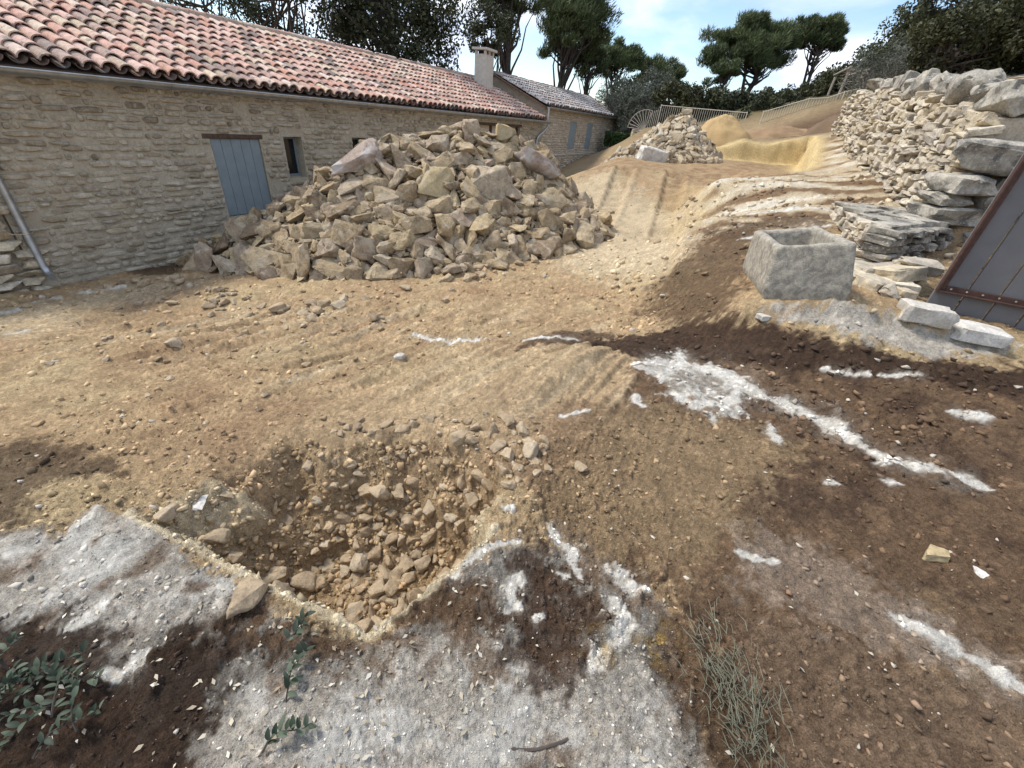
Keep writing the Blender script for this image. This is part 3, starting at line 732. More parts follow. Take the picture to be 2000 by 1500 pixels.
def block_proto(seed):
    """roughly squared building stone"""
    g = np.random.default_rng(seed)
    bm = bmesh.new(); bmesh.ops.create_cube(bm, size=1.0)
    for v in bm.verts: v.co = Vector([c_ * g.uniform(.78, 1.0) for c_ in v.co])
    bmesh.ops.bevel(bm, geom=list(bm.edges), offset=.07, segments=1, affect='EDGES', profile=.6)
    bmesh.ops.subdivide_edges(bm, edges=[e for e in bm.edges if e.calc_length() > .3], cuts=2, use_grid_fill=True)
    bmesh.ops.triangulate(bm, faces=bm.faces); bm.normal_update()
    C = np.array([v.co for v in bm.verts]); Nn = np.array([v.normal for v in bm.verts])
    C = C + Nn * (.16 * np_noise3(C, 2.2, seed) + .10 * np_noise3(C, 6, seed + 3))[:, None]
    F = np.array([[v.index for v in f.verts] for f in bm.faces], int); bm.free()
    ext = C.max(0) - C.min(0)
    return (C - (C.max(0) + C.min(0)) / 2) / ext, F
MAS = [block_proto(800 + i) for i in range(12)]
LOW = [rock_proto(700 + i, 9 + i % 3, .45, 0, .0, 0) for i in range(12)]
def proto_meshes(PR, name, mat, sharp=R(24)):
    return [mesh_np(name, c, f, mat, True, sharp) for c, f in PR]
def join_rocks(name, PR, mats, rv, mat, parent=None, cols=None, sharp=None, smooth=True):
    """one mesh from many transformed prototypes; mats: list of (proto index, 4x4 or 3x3+t)"""
    Vs, Fs, Rs, Cs = [], [], [], []
    b = 0
    for i, (k, A, tr) in enumerate(mats):
        c, f = PR[k]
        Vs.append(c @ A.T + tr); Fs.append(f + b); b += len(c)
        Rs.append(np.full(len(c), rv[i]))
        if cols is not None: Cs.append(np.repeat(cols[i][None], len(c), 0))
    me = mesh_np(name, np.concatenate(Vs), np.concatenate(Fs), mat, smooth, sharp)
    attr_f(me, 'rnd', np.concatenate(Rs))
    if cols is not None: attr_c(me, 'Col', np.concatenate(Cs))
    return tag(link(name, me, parent), kind='stuff')
def rot_frame(nrm, spin, tilt=0.0, g=nrg):
    """3x3 whose z axis is near nrm"""
    n = np.asarray(nrm, float) + g.normal(0, tilt, 3); n /= np.linalg.norm(n)
    a = np.array([math.cos(spin), math.sin(spin), 0.1]); a -= n * a.dot(n); a /= np.linalg.norm(a)
    return np.stack([a, np.cross(n, a), n], 1)
def m4(A, t):
    return Matrix([[*A[0], t[0]], [*A[1], t[1]], [*A[2], t[2]], [0, 0, 0, 1]])

# ------------------------------------------------------------------ houses
DX, DY = .42105, .90704
HANG = math.atan2(DY, DX)
def house_xy(s, D): return (DX * s - DY * D, DY * s + DX * D)
# canal tile: half cone, axis along +y(up the slope), wide lip at y=0
def tile_mesh(name, mat, w0=.105, w1=.082, L=.40, th=.018, flip=False, seg=7):
    V, F = [], []
    for ri, (yy, wd) in enumerate(((0, w0), (L * .5, (w0 + w1) / 2), (L, w1))):
        for inner in (0, 1):
            rr = wd - inner * th
            for k in range(seg + 1):
                a = math.pi * k / seg
                V.append((-math.cos(a) * rr, yy, math.sin(a) * rr * .82 * (-1 if flip else 1)))
    s = seg + 1
    def id_(ri, inner, k): return (ri * 2 + inner) * s + k
    for ri in (0, 1):
        for k in range(seg):
            F.append((id_(ri, 0, k), id_(ri, 0, k + 1), id_(ri + 1, 0, k + 1), id_(ri + 1, 0, k)))
            if ri == 0: F.append((id_(ri, 1, k + 1), id_(ri, 1, k), id_(ri + 1, 1, k), id_(ri + 1, 1, k + 1)))
    for k in range(seg): F.append((id_(0, 0, k + 1), id_(0, 0, k), id_(0, 1, k), id_(0, 1, k + 1)))
    return V, F
def tris(F):
    o = []
    for f in F:
        for i in range(1, len(f) - 1): o.append((f[0], f[i], f[i + 1]))
    return np.array(o)
TV, TF = tile_mesh('t', None); TILE = [(np.array(TV), tris(TF))]
UV_, UF_ = tile_mesh('u', None, .09, .095, .40, .012, True); UNDER = [(np.array(UV_), tris(UF_))]

# flat rubble stone for faced walls: unit 1 x 1 footprint in (x,z), bulging towards -y
def face_stone(seed):
    g = np.random.default_rng(seed)
    n = 9
    a = np.linspace(0, 2 * np.pi, n, endpoint=False) + g.uniform(-.2, .2, n)
    def ring(k, y):
        c, s = np.cos(a), np.sin(a)
        q = .5 * k * (1 + g.uniform(-.10, .06, n)) / np.maximum(np.abs(c), np.abs(s)) ** .72
        return np.stack([np.clip(c * q, -.5, .5), np.full(n, y) + g.uniform(-.12, .12, n) * (y < -.2), np.clip(s * q, -.5, .5)], 1)
    V = np.concatenate([ring(1, .6), ring(.97, -.30), ring(.72, -.72), [[g.uniform(-.1, .1), -.9, g.uniform(-.1, .1)]]])
    F = []
    for r_ in (0, 1):
        for k in range(n):
            F.append((r_ * n + k, r_ * n + (k + 1) % n, (r_ + 1) * n + (k + 1) % n, (r_ + 1) * n + k))
    for k in range(n): F.append((2 * n + k, 2 * n + (k + 1) % n, 3 * n))
    return V, tris(F)
FST = [face_stone(900 + i) for i in range(14)]
def faced_wall(parent, x0, x1, z0, z1, holes, mat_s, hmean=.10, lmean=.27, proud=.022, nparts=300, near_x=0.0, seed=1, gap=.018):
    """courses of rubble stones on the plane y=0 (facing -y)"""
    g = random.Random(seed)
    meshes = [mesh_np('wall_stone', c, f, mat_s, True, R(28)) for c, f in FST] if nparts else []
    items = []
    z = z0
    while z < z1 - .03:
        h = g.uniform(.7, 1.35) * hmean
        h = min(h, z1 - z)
        x = x0 + g.uniform(-.1, 0)
        while x < x1:
            l = lmean * g.choice((.4, .55, .7, .9, 1.1, 1.3, 1.7))
            xa, xb = max(x, x0), min(x + l, x1)
            x += l
            if xb - xa < .05: continue
            zc, hh = z + h / 2 + g.uniform(-.006, .006), h
            if any(xb > a - .01 and xa < b + .01 and zc + hh / 2 > c + .01 and zc - hh / 2 < d - .01 for a, b, c, d in holes):
                # trim against opening
                done = False
                for a, b, c, d in holes:
                    if zc + hh / 2 > c + .01 and zc - hh / 2 < d - .01:
                        if xa < a < xb: xb = a - .005; done = True
                        elif xa < b < xb: xa = b + .005; done = True
                if not done or xb - xa < .05 or any(xb > a + .001 and xa < b - .001 and zc + hh / 2 > c + .01 and zc - hh / 2 < d - .01 for a, b, c, d in holes): continue
            if g.random() < .07: continue
            items.append((xa, xb, zc + g.uniform(-.012, .012), hh * g.uniform(.72, 1.02), g.uniform(.25, 1.6), g.random(), g.randrange(len(FST)), g.uniform(-.03, .03)))
        z += h
    items.sort(key=lambda q: abs((q[0] + q[1]) / 2 - near_x))
    stuff, rv = [], []
    for i, (xa, xb, zc, hh, pr, rr, k, tl) in enumerate(items):
        A = np.diag([(xb - xa) - gap, proud * pr, hh - gap * .6])
        c, s = math.cos(tl), math.sin(tl)
        A = np.array([[c, 0, -s], [0, 1, 0], [s, 0, c]]) @ A
        t = np.array([(xa + xb) / 2, -.001, zc])
        if i < nparts:
            link('wall_stone', meshes[k], parent, m4(A, t))
        else:
            stuff.append((k, A, t)); rv.append(rr)
    if stuff: join_rocks('rubble_facing', FST, stuff, rv, mat_s, parent, sharp=R(28))
def pierced_slab(mb, x0, x1, z0, z1, th, holes):
    xs = sorted({x0, x1, *[h[0] for h in holes], *[h[1] for h in holes]}); zs = sorted({z0, z1, *[h[2] for h in holes], *[h[3] for h in holes]})
    for i in range(len(xs) - 1):
        for j in range(len(zs) - 1):
            cx, cz = (xs[i] + xs[i + 1]) / 2, (zs[j] + zs[j + 1]) / 2
            if any(a < cx < b and c < cz < d for a, b, c, d in holes): continue
            mb.add([(xs[i], 0, zs[j]), (xs[i + 1], 0, zs[j]), (xs[i + 1], 0, zs[j + 1]), (xs[i], 0, zs[j + 1])], [(0, 1, 2, 3)])
    for a, b, c, d in holes:
        q = [(a, 0, c), (b, 0, c), (b, 0, d), (a, 0, d), (a, th, c), (b, th, c), (b, th, d), (a, th, d)]
        mb.add(q, [(0, 4, 5, 1), (1, 5, 6, 2), (2, 6, 7, 3), (3, 7, 4, 0)])
def tiled_slope(parent, x0, x1, ye, ze, slope, yr, mat_c, pitch=.21, row=.325, nparts=300, near=(0, 0), seed=3):
    """front slope of canal tiles from eave (ye,ze) to ridge yr; local coords"""
    g = random.Random(seed)
    th = math.atan(slope)
    L = (yr - ye) / math.cos(th)
    nrow = int(L / row)
    ncol = int((x1 - x0) / pitch)
    ct, st_ = math.cos(th), math.sin(th)
    me_c = mesh_np('roof_tile', TILE[0][0], TILE[0][1], mat_c, True, R(45)) if nparts else None
    items, under, rvu = [], [], []
    for c in range(ncol):
        for r_ in range(nrow):
            x = x0 + (c + .5) * pitch + g.uniform(-.012, .012)
            up_ = r_ * row + g.uniform(-.025, .025)
            lift = .046 + g.uniform(-.006, .008)
            yaw = g.uniform(-.035, .035); roll = g.uniform(-.05, .05)
            Rm = np.array(Euler((th - .062, roll, yaw), 'XYZ').to_matrix())
            t = np.array([x, ye + up_ * ct - lift * st_, ze + up_ * st_ + lift * ct])
            items.append((abs(x - near[0]) + .9 * abs(t[1] - near[1]), Rm, t, g.random()))
            t2 = np.array([x + pitch / 2, ye + (up_ - .03) * ct - .06 * st_, ze + (up_ - .03) * st_ + .075 * ct])
            under.append((0, np.array(Euler((th - .035, 0, g.uniform(-.03, .03)), 'XYZ').to_matrix()), t2)); rvu.append(g.random())
    items.sort(key=lambda q: q[0])
    stuff, rv = [], []
    for i, (_, A, t, rr) in enumerate(items):
        if i < nparts: link('roof_tile', me_c, parent, m4(A, t))
        else: stuff.append((0, A, t)); rv.append(rr)
    join_rocks('cover_tiles', TILE, stuff, rv, mat_c, parent, sharp=R(45))
    join_rocks('channel_tiles', UNDER, under, rvu, M['tile_under'], parent, sharp=R(45))
def gutter(parent, x0, x1, y, z, r_=.062):
    mb = MB(); V, F = [], []
    seg = 8; xs = np.linspace(x0, x1, 9)
    for x in xs:
        for inner in (0, 1):
            for k in range(seg + 1):
                a = math.pi + math.pi * k / seg; rr = r_ - inner * .004
                V.append((x, y + math.cos(a) * rr, z + math.sin(a) * rr))
    s = seg + 1
    for i in range(len(xs) - 1):
        for inner in (0, 1):
            for k in range(seg):
                a = (i * 2 + inner) * s + k; b = ((i + 1) * 2 + inner) * s + k
                F.append((a, b, b + 1, a + 1))
    mb.add(V, F)
    mb.tube([(x0, y - r_, z), (x1, y - r_, z)], .010, 6)
    o = mb.build('gutter', M['zinc'], parent, True)
    for x in np.arange(x0 + .7, x1, 2.0):
        b = MB()
        b.tube([(x, y + math.cos(math.pi + math.pi * k / 8) * (r_ + .005), z + math.sin(math.pi + math.pi * k / 8) * (r_ + .005)) for k in range(9)], .007, 5)
        b.build('gutter_bracket', M['zinc'], o, True)
    for xx in (x0, x1):
        b = MB(); q = [(xx, y + math.cos(math.pi + math.pi * k / 8) * r_, z + math.sin(math.pi + math.pi * k / 8) * r_) for k in range(9)]
        q2 = [(p[0] + (.004 if xx == x1 else -.004), p[1], p[2]) for p in q]
        b.add(q + q2, [tuple(range(9)), tuple(range(17, 8, -1))] + [(i, i + 1, i + 10, i + 9) for i in range(8)])
        b.build('gutter_end', M['zinc'], o)
    return o
def window_unit(parent, a, b, c, d, depth):
    mb = MB(); f = .05
    y0, y1 = depth - .05, depth
    mb.box(a, a + f, y0, y1, c, d); mb.box(b - f, b, y0, y1, c, d); mb.box(a + f, b - f, y0, y1, c, c + f); mb.box(a + f, b - f, y0, y1, d - f, d)
    wn_ = mb.build('window', M['shutter'], parent, bevel=.004)
    g_ = MB(); g_.box(a + f - .002, b - f + .002, y0 + .02, y0 + .028, c + f - .002, d - f + .002); g_.build('pane', M['glass'], wn_)
def shutter_unit(parent, a, b, c, d, y, n=5):
    root = MB(); root.box(a + .01, b - .01, y + .012, y + .03, c + .01, d - .01)
    s = root.build('shutter', M['shutter'], parent)
    wv = (b - a) / n
    for i in range(n):
        m_ = MB(); m_.box(a + i * wv + .003, a + (i + 1) * wv - .003, y - .012, y + .011, c, d); m_.build('plank', M['shutter'], s, bevel=.003)
    return s

# ---- long house with red tiles
S0, S1, DW = 2.05, 18.75, 8.5
hx, hy = house_xy(S0, DW)
h1 = empty('long_house', (hx, hy, -1.15), HANG, 'long low stone farm building with red canal tile roof', 'house')
B = -1.15                                          # world z of local z=0
Lh = S1 - S0
holes1 = [(4.94 - S0, 5.87 - S0, -.44 - B, .84 - B), (6.38 - S0, 6.80 - S0, .14 - B, .885 - B), (8.17 - S0, 8.60 - S0, .14 - B, .885 - B), (13.7 - S0, 16.7 - S0, -.6 - B, 1.30 - B)]
mb = MB(); pierced_slab(mb, 0, Lh, -.2, 1.60 - B, .34, holes1)
mb.add([(0, 0, -.2), (0, 6.3, -.2), (0, 6.3, 1.6 - B), (0, 3.15, 2.72 - B), (0, 0, 1.6 - B)], [(4, 3, 2, 1, 0)])
mb.add([(Lh, 6.3, -.2), (0, 6.3, -.2), (0, 6.3, 1.6 - B), (Lh, 6.3, 1.6 - B)], [(0, 1, 2, 3)])
mb.add([(Lh, 0, -.2), (Lh, 6.3, -.2), (Lh, 6.3, 1.6 - B), (Lh, 3.15, 2.72 - B), (Lh, 0, 1.6 - B)], [(0, 1, 2, 3, 4)])
wall1 = mb.build('wall', M['mortar'], h1)
faced_wall(wall1, 0, Lh, .0, 1.56 - B, [(a - (.12 if i == 0 else .05 if i < 3 else .1), b + (.12 if i == 0 else .05 if i < 3 else .1), d, d + .085) for i, (a, b, c, d) in enumerate(holes1)] + holes1, M['wallstone'], .088, .23, .036, 300, 3.2, 4)
sh = shutter_unit(h1, holes1[0][0] + .012, holes1[0][1] - .012, holes1[0][2] + .012, holes1[0][3] - .004, .035)
mb = MB(); mb.box(holes1[0][0] - .12, holes1[0][1] + .06, -.012, .3, holes1[0][3], holes1[0][3] + .075, .006); mb.build('lintel', M['wood_dark'], h1, bevel=.008)
for a, b, c, d in holes1[1:3]:
    window_unit(h1, a, b, c, d, .24)
    mb = MB(); mb.box(a - .05, b + .05, -.006, .3, d, d + .05, .004); mb.build('lintel', M['mortar'], h1, bevel=.006)
    mb = MB(); mb.box(a, b, .255, .27, c, d); mb.build('reveal_back', M['void'], h1)
a, b, c, d = holes1[3]
mb = MB(); mb.box(a - .1, b + .1, -.02, .3, d, d + .08, .006); mb.build('lintel', M['wood_dark'], h1, bevel=.008)
for k, (q0, q1, mt_) in enumerate(((0, .08, 'wood_dark'), (.08, .95, 'render'), (.95, 1.05, 'wood_dark'), (1.05, 1.95, 'render'), (1.95, 2.05, 'wood_dark'), (2.05, 2.92, 'shutter'), (2.92, 3.0, 'wood_dark'))):
    mb = MB(); mb.box(a + q0, a + q1, .10 if mt_ == 'wood_dark' else .16, .26, c, d); mb.build('door_post' if mt_ == 'wood_dark' else 'door_panel', M[mt_], h1, bevel=.005)
# roof
ye, ze = -.17, 1.645 - B
SL = .36; YR = 3.1
mb = MB()
zr = ze + SL * (YR - ye)
mb.add([(-.3, ye + .05, ze - .03), (Lh - .02, ye + .05, ze - .03), (Lh - .02, YR, zr), (-.3, YR, zr), (-.3, 2 * YR - ye, ze), (Lh - .02, 2 * YR - ye, ze),
        (-.3, ye + .05, ze - .07), (Lh - .02, ye + .05, ze - .07), (Lh - .02, YR, zr - .06), (-.3, YR, zr - .06), (-.3, 2 * YR - ye, ze - .06), (Lh - .02, 2 * YR - ye, ze - .06)],
       [(0, 1, 2, 3), (3, 2, 5, 4), (6, 9, 8, 7), (9, 10, 11, 8), (0, 6, 7, 1), (0, 3, 9, 6), (3, 4, 10, 9), (1, 7, 8, 2), (2, 8, 11, 5), (4, 5, 11, 10)])
roof1 = mb.build('roof', M['tile_under'], h1)
tiled_slope(roof1, -.3, Lh - .02, ye, ze, SL, YR - .04, M['tile'], .21, .325, 300, (2.2, 0.9), 3)
# back slope covering, seen only edge-on: a mortared ridge carries a line of ridge tiles
mb = MB()
xs = np.arange(-.3, Lh - .02, .35)
for x in xs: mb.box(x + .002, x + .348, YR - .21 + rnd.uniform(-.03, .02), YR + .12, zr - .06, zr + .05 + rnd.uniform(-.012, .012), .008)
mb.build('ridge_mortar', M['mortar2'], roof1)
rt_me = mesh_np('ridge_tile', TILE[0][0] * np.array([1.15, 1, 1.0]), TILE[0][1], M['tile'], True, R(45))
for i, x in enumerate(xs):
    if rnd.random() < .12: continue
    A = np.array(Euler((0.03, rnd.uniform(-.1, .1), -math.pi / 2 + rnd.uniform(-.05, .05)), 'XYZ').to_matrix())
    link('ridge_tile', rt_me, roof1, m4(A, (x - .02, YR + rnd.uniform(-.015, .015), zr + .03)))
gutter(h1, -.35, Lh + .12, -.285, 1.585 - B, .072)
# downpipe at the near corner
mb = MB(); px, py = .09, -.085
mb.tube([(px, -.245, 1.55 - B), (px, -.24, 1.45 - B), (px, py, 1.28 - B), (px, py, -.72 - B), (px, py - .03, -.80 - B), (px, py - .10, -.845 - B), (px - .02, py - .17, -.85 - B)], .045, 12)
dp = mb.build('downpipe', M['zinc'], h1, True)
for zz in (.6, -.28):
    mb = MB(); mb.tube([(px - .17, -.004, zz - B), (px - .05, py - .02, zz - B), (px, py - .05, zz - B), (px + .05, py - .02, zz - B), (px + .10, -.004, zz - B)], .008, 6); mb.build('pipe_clip', M['screw'], dp, True)
# chimney
ch = empty('chimney', (17.25 - S0, 10.62 - DW, 2.30 - B), 0); ch.parent = h1
mb = MB(); mb.box(-.22, .42, -.24, .24, 0, 1.22); mb.build('shaft', M['render'], ch, bevel=.012)
for q0, q1, e0, e1 in ((-.22, -.14, -.24, -.16), (.34, .42, -.24, -.16), (-.22, -.14, .16, .24), (.34, .42, .16, .24), (.06, .14, -.24, -.16)):
    mb = MB(); mb.box(q0, q1, e0, e1, 1.22, 1.33); mb.build('cap_pillar', M['render'], ch)
mb = MB(); mb.box(-.31, .51, -.33, .33, 1.33, 1.41); mb.build('cap_slab', M['render'], ch, bevel=.012)
mb = MB(); mb.box(-.12, .32, -.14, .14, 1.0, 1.325); mb.build('flue', M['void'], ch)

# ---- second house, taller, lichened tiles
T0, T1 = 18.75, 30.6
gx2, gy2 = house_xy(T0, DW)
h2 = empty('far_house', (gx2, gy2, -.9), HANG, 'taller stone house with grey lichened tile roof and two narrow shutters', 'house')
B2 = -.9; L2 = T1 - T0
EZ = 2.08
holes2 = [(21.85 - T0, 22.75 - T0, .52 - B2, 1.67 - B2), (24.3 - T0, 25.2 - T0, .52 - B2, 1.67 - B2)]
# openings are 0.9 m wide as seen from the yard
mb = MB(); pierced_slab(mb, 0, L2, .3 - B2, EZ - B2, .3, holes2)
mb.add([(0, 0, 0), (0, 5, 0), (0, 5, EZ - B2), (0, 2.45, EZ + .90 - B2), (0, 0, EZ - B2)], [(4, 3, 2, 1, 0)])
mb.add([(L2, 0, 0), (L2, 5, 0), (L2, 5, EZ - B2), (L2, 2.45, EZ + .90 - B2), (L2, 0, EZ - B2)], [(0, 1, 2, 3, 4)])
mb.add([(0, 5, 0), (L2, 5, 0), (L2, 5, EZ - B2), (0, 5, EZ - B2)], [(3, 2, 1, 0)])
wall2 = mb.build('wall', M['mortar2'], h2)
mb = MB(); mb.box(-.0, L2 + .02, -.05, .3, -.1, .30 - B2, .004); pl = mb.build('plinth', M['mortar2'], h2)
mb = MB(); mb.box(-.02, L2 + .04, -.085, .0, .30 - B2, .335 - B2, .004); mb.build('ledge', M['render'], h2)
faced_wall(wall2, 0, L2, .34 - B2, EZ - .02 - B2, holes2, M['wallstone2'], .10, .25, .03, 0, 0, 8)
pz = empty('plinth_facing', (0, -.05, 0)); pz.parent = h2
bpy.data.objects.remove(pz)
g0 = len(bpy.data.objects)
faced_wall(pl, 0, L2, .05, .29 - B2, [], M['wallstone2'], .11, .25, .05, 0, 0, 9)
for o_ in pl.children: o_.location.y = -.05
for a, b, c, d in holes2:
    shutter_unit(h2, a + .01, b - .01, c + .01, d - .01, .02, 4)
SL2 = .37; YR2 = 2.45; ye2, ze2 = -.17, EZ + .045 - B2
zr2 = ze2 + SL2 * (YR2 - ye2)
mb = MB()
mb.add([(-.22, ye2 + .05, ze2 - .03), (L2 + .25, ye2 + .05, ze2 - .03), (L2 + .25, YR2, zr2), (-.22, YR2, zr2), (-.22, 2 * YR2 - ye2, ze2), (L2 + .25, 2 * YR2 - ye2, ze2),
        (-.22, ye2 + .05, ze2 - .07), (L2 + .25, ye2 + .05, ze2 - .07), (L2 + .25, YR2, zr2 - .06), (-.22, YR2, zr2 - .06), (-.22, 2 * YR2 - ye2, ze2 - .06), (L2 + .25, 2 * YR2 - ye2, ze2 - .06)],
       [(0, 1, 2, 3), (3, 2, 5, 4), (6, 9, 8, 7), (9, 10, 11, 8), (0, 6, 7, 1), (0, 3, 9, 6), (3, 4, 10, 9), (1, 7, 8, 2), (2, 8, 11, 5), (4, 5, 11, 10)])
roof2 = mb.build('roof', M['tile_under'], h2)
tiled_slope(roof2, -.22, L2 + .25, ye2, ze2, SL2, YR2 - .03, M['tile_old'], .21, .325, 0, (0, 0), 13)
mb = MB()
for x in np.arange(-.22, L2 + .2, .35): mb.box(x + .002, x + .348, YR2 - .1, YR2 + .1, zr2 - .03, zr2 + .075 + rnd.uniform(-.02, .02), .01)
mb.build('ridge_line', M['tile_old'], roof2)
gutter(h2, -.15, L2 + .3, -.245, EZ - B2)
mb = MB(); mb.tube([(-.12, -.245, EZ - .03 - B2), (-.12, -.245, 1.63 - B2)], .05, 10); mb.build('downpipe', M['zinc'], h2, True)
mb = MB(); mb.tube([(.02, -.245, 1.56 - B2), (.02, -.245, 1.42 - B2), (-.25, -.16, 1.20 - B2), (-.55, -.09, 1.02 - B2), (-.62, -.08, .9 - B2), (-.62, -.08, -.3 - B2)], .045, 10); mb.build('downpipe', M['zinc'], h2, True)

# ---- old unpointed wall running on from the corner of the long house
ow = empty('rough_wall', (*house_xy(S0 - 2.6, DW + .05), -1.25), HANG, 'rough unpointed rubble wall left of the drainpipe', 'wall')
mb = MB(); mb.box(0, 2.59, 0, .5, -.1, 2.0); mb.build('core', M['mortar'], ow)
dmesh = proto_meshes(BLK, 'stone', M['dry'])
z = 0.0
while z < 1.95:
    h = rnd.uniform(.09, .17); x = rnd.uniform(-.1, 0)
    while x < 2.5:
        l = rnd.uniform(.16, .40)
        A = np.array(Euler((rnd.uniform(-.12, .12), rnd.uniform(-.1, .1), rnd.uniform(-.08, .08)), 'XYZ').to_matrix()) @ np.diag([l * 1.03, .22, h * 1.05])
        link('stone', rnd.choice(dmesh), ow, m4(A, (x + l / 2, -.02 + rnd.uniform(-.025, .015), z + h / 2)))
        x += l
    z += h

# ------------------------------------------------------------------ dry stone wall on the right
dw = empty('dry_stone_wall', (6.9, 10.2, 1.3), 0, 'long dry stone retaining wall topped with weathered boulders', 'wall')
def wline(s):
    """point at arc length s along WALL"""
    for (ax, ay), (bx, by) in zip(WALL[:-1], WALL[1:]):
        L = math.hypot(bx - ax, by - ay)
        if s <= L or (bx, by) == WALL[-1]:
            t = s / L
            return ax + (bx - ax) * t, ay + (by - ay) * t, math.atan2(by - ay, bx - ax)
        s -= L
WLEN = sum(math.hypot(b[0] - a[0], b[1] - a[1]) for a, b in zip(WALL[:-1], WALL[1:]))
def wall_base(s): return np.interp(s, [0, 1.5, 4.1, 8.4, WLEN], [.75, 1.02, 1.36, 1.95, 2.12])
def wall_top(s): return np.interp(s, [0, .8, 1.6, 2.6, 4.1, 6, 8.4, WLEN], [2.18, 2.30, 2.38, 2.52, 2.62, 2.86, 3.02, 3.02])
DRYP = MAS[:8] + BLK[:4] + ANG[:4]; dry_me = proto_meshes(DRYP, 'stone', M['dry'])
oinv = Matrix.Translation((-6.9, -10.2, -1.3))
items = []
lev = 0
zc_off = -.25
while zc_off < 1.5:
    h = rnd.uniform(.06, .135)
    s = rnd.uniform(-.1, 0)
    while s < WLEN:
        l = rnd.choice((.09, .12, .15, .19, .24, .30, .42))
        x, y, a = wline(min(max(s + l / 2, 0), WLEN - .01))
        z = wall_base(s + l / 2) + zc_off + h / 2
        if z + h / 2 < wall_top(s + l / 2) + rnd.uniform(-.08, .06):
            lean = (z - wall_base(s)) * .12
            nx, ny = -math.sin(a), math.cos(a)
            A = np.array(Matrix.Rotation(a, 3, 'Z')) @ np.array(Euler((rnd.uniform(-.22, .22), rnd.uniform(-.24, .16), rnd.uniform(-.2, .2)), 'XYZ').to_matrix()) @ np.diag([l * 1.08, rnd.uniform(.16, .34), h * rnd.uniform(1.0, 1.3)])
            off = rnd.uniform(-.05, .05) - lean
            items.append((math.hypot(x, y), A, (x + nx * off, y + ny * off, z), rnd.randrange(len(DRYP))))
        s += l
    zc_off += h * .97
items.sort(key=lambda q: q[0] / (np.linalg.norm(q[1][:, 0]) + .2))
stf = []
for i, (_, A, t, k) in enumerate(items):
    if i < 300: link('stone', dry_me[k], dw, oinv @ m4(A, t))
    else: stf.append((k, A, np.array(t) - np.array((6.9, 10.2, 1.3))))
join_rocks('far_stones', DRYP, stf, [rnd.random() for _ in stf], M['dry'], dw, sharp=R(38))
# earth core behind the facing
Vc, Fc = [], []
ns = 40
for i in range(ns):
    s = WLEN * i / (ns - 1); x, y, a = wline(min(s, WLEN - .001)); nx, ny = -math.sin(a), math.cos(a)
    for off, zz in ((-.08, wall_base(s) - .5), (-.16, wall_top(s) - .10), (-.8, wall_top(s) - .04), (-1.1, wall_base(s) - .5)):
        Vc.append((x + nx * off - 6.9, y + ny * off - 10.2, zz - 1.3))
for i in range(ns - 1):
    for k in range(3): Fc.append((i * 4 + k, i * 4 + k + 1, i * 4 + 5 + k, i * 4 + 4 + k))
Fc += [(0, 1, 2, 3), ((ns - 1) * 4 + 3, (ns - 1) * 4 + 2, (ns - 1) * 4 + 1, (ns - 1) * 4)]
link('core', mesh_np('core', Vc, Fc, M['mortar2'], False), dw)
# coping boulders
grey_me = proto_meshes(MAS[:10] + RND + ANG[:3], 'boulder', M['grey'])
for s, l, d, h in ((.25, .75, .6, .42), (1.0, .55, .5, .34), (1.75, .75, .6, .5), (2.5, .42, .4, .26), (3.1, .6, .5, .42), (3.9, .7, .5, .5), (4.6, .5, .5, .34), (5.3, .6, .5, .36), (6.1, .5, .4, .30), (6.9, .55, .4, .28), (7.7, .5, .4, .26), (8.6, .6, .5, .34)):
    x, y, a = wline(s); nx, ny = -math.sin(a), math.cos(a)
    A = np.array(Matrix.Rotation(a + rnd.uniform(-.3, .3), 3, 'Z')) @ np.array(Euler((rnd.uniform(-.2, .2), rnd.uniform(-.15, .15), 0), 'XYZ').to_matrix()) @ np.diag([l, d, h])
    o = link('boulder', rnd.choice(grey_me[8:]), dw, oinv @ m4(A, (x - nx * .32, y - ny * .32, wall_top(s) + h * .22)))
# pier of big weathered blocks closing the wall behind the gate
pr = empty('stone_pier', (5.55, 5.85, .3), 0, 'pier of large stacked grey weathered blocks beside the plank gate', 'stone pier')
z = 0.0
for h, parts in ((.24, (.55, .65, .8)), (.20, (.7, .5, .7)), (.22, (.4, .85, .6)), (.20, (.75, .5, .7)), (.17, (.5, .75, .7)), (.22, (.62, .6, .7)), (.36, (1.0, .8))):
    x = -.58
    for l in parts:
        A = np.array(Euler((rnd.uniform(-.06, .06), rnd.uniform(-.07, .07), rnd.uniform(-.15, .15) - .12), 'XYZ').to_matrix()) @ np.diag([l * 1.06, .62 if h < .4 else .75, h * 1.12])
        link('block', rnd.choice(grey_me[:18]), pr, m4(A, (x + l / 2, .12 + rnd.uniform(-.05, .05), z + h / 2)))
        x += l
    z += h * .96
mb = MB(); mb.box(-.30, 1.3, .16, .4, -.3, 1.2); mb.build('core', M['mortar2'], pr)

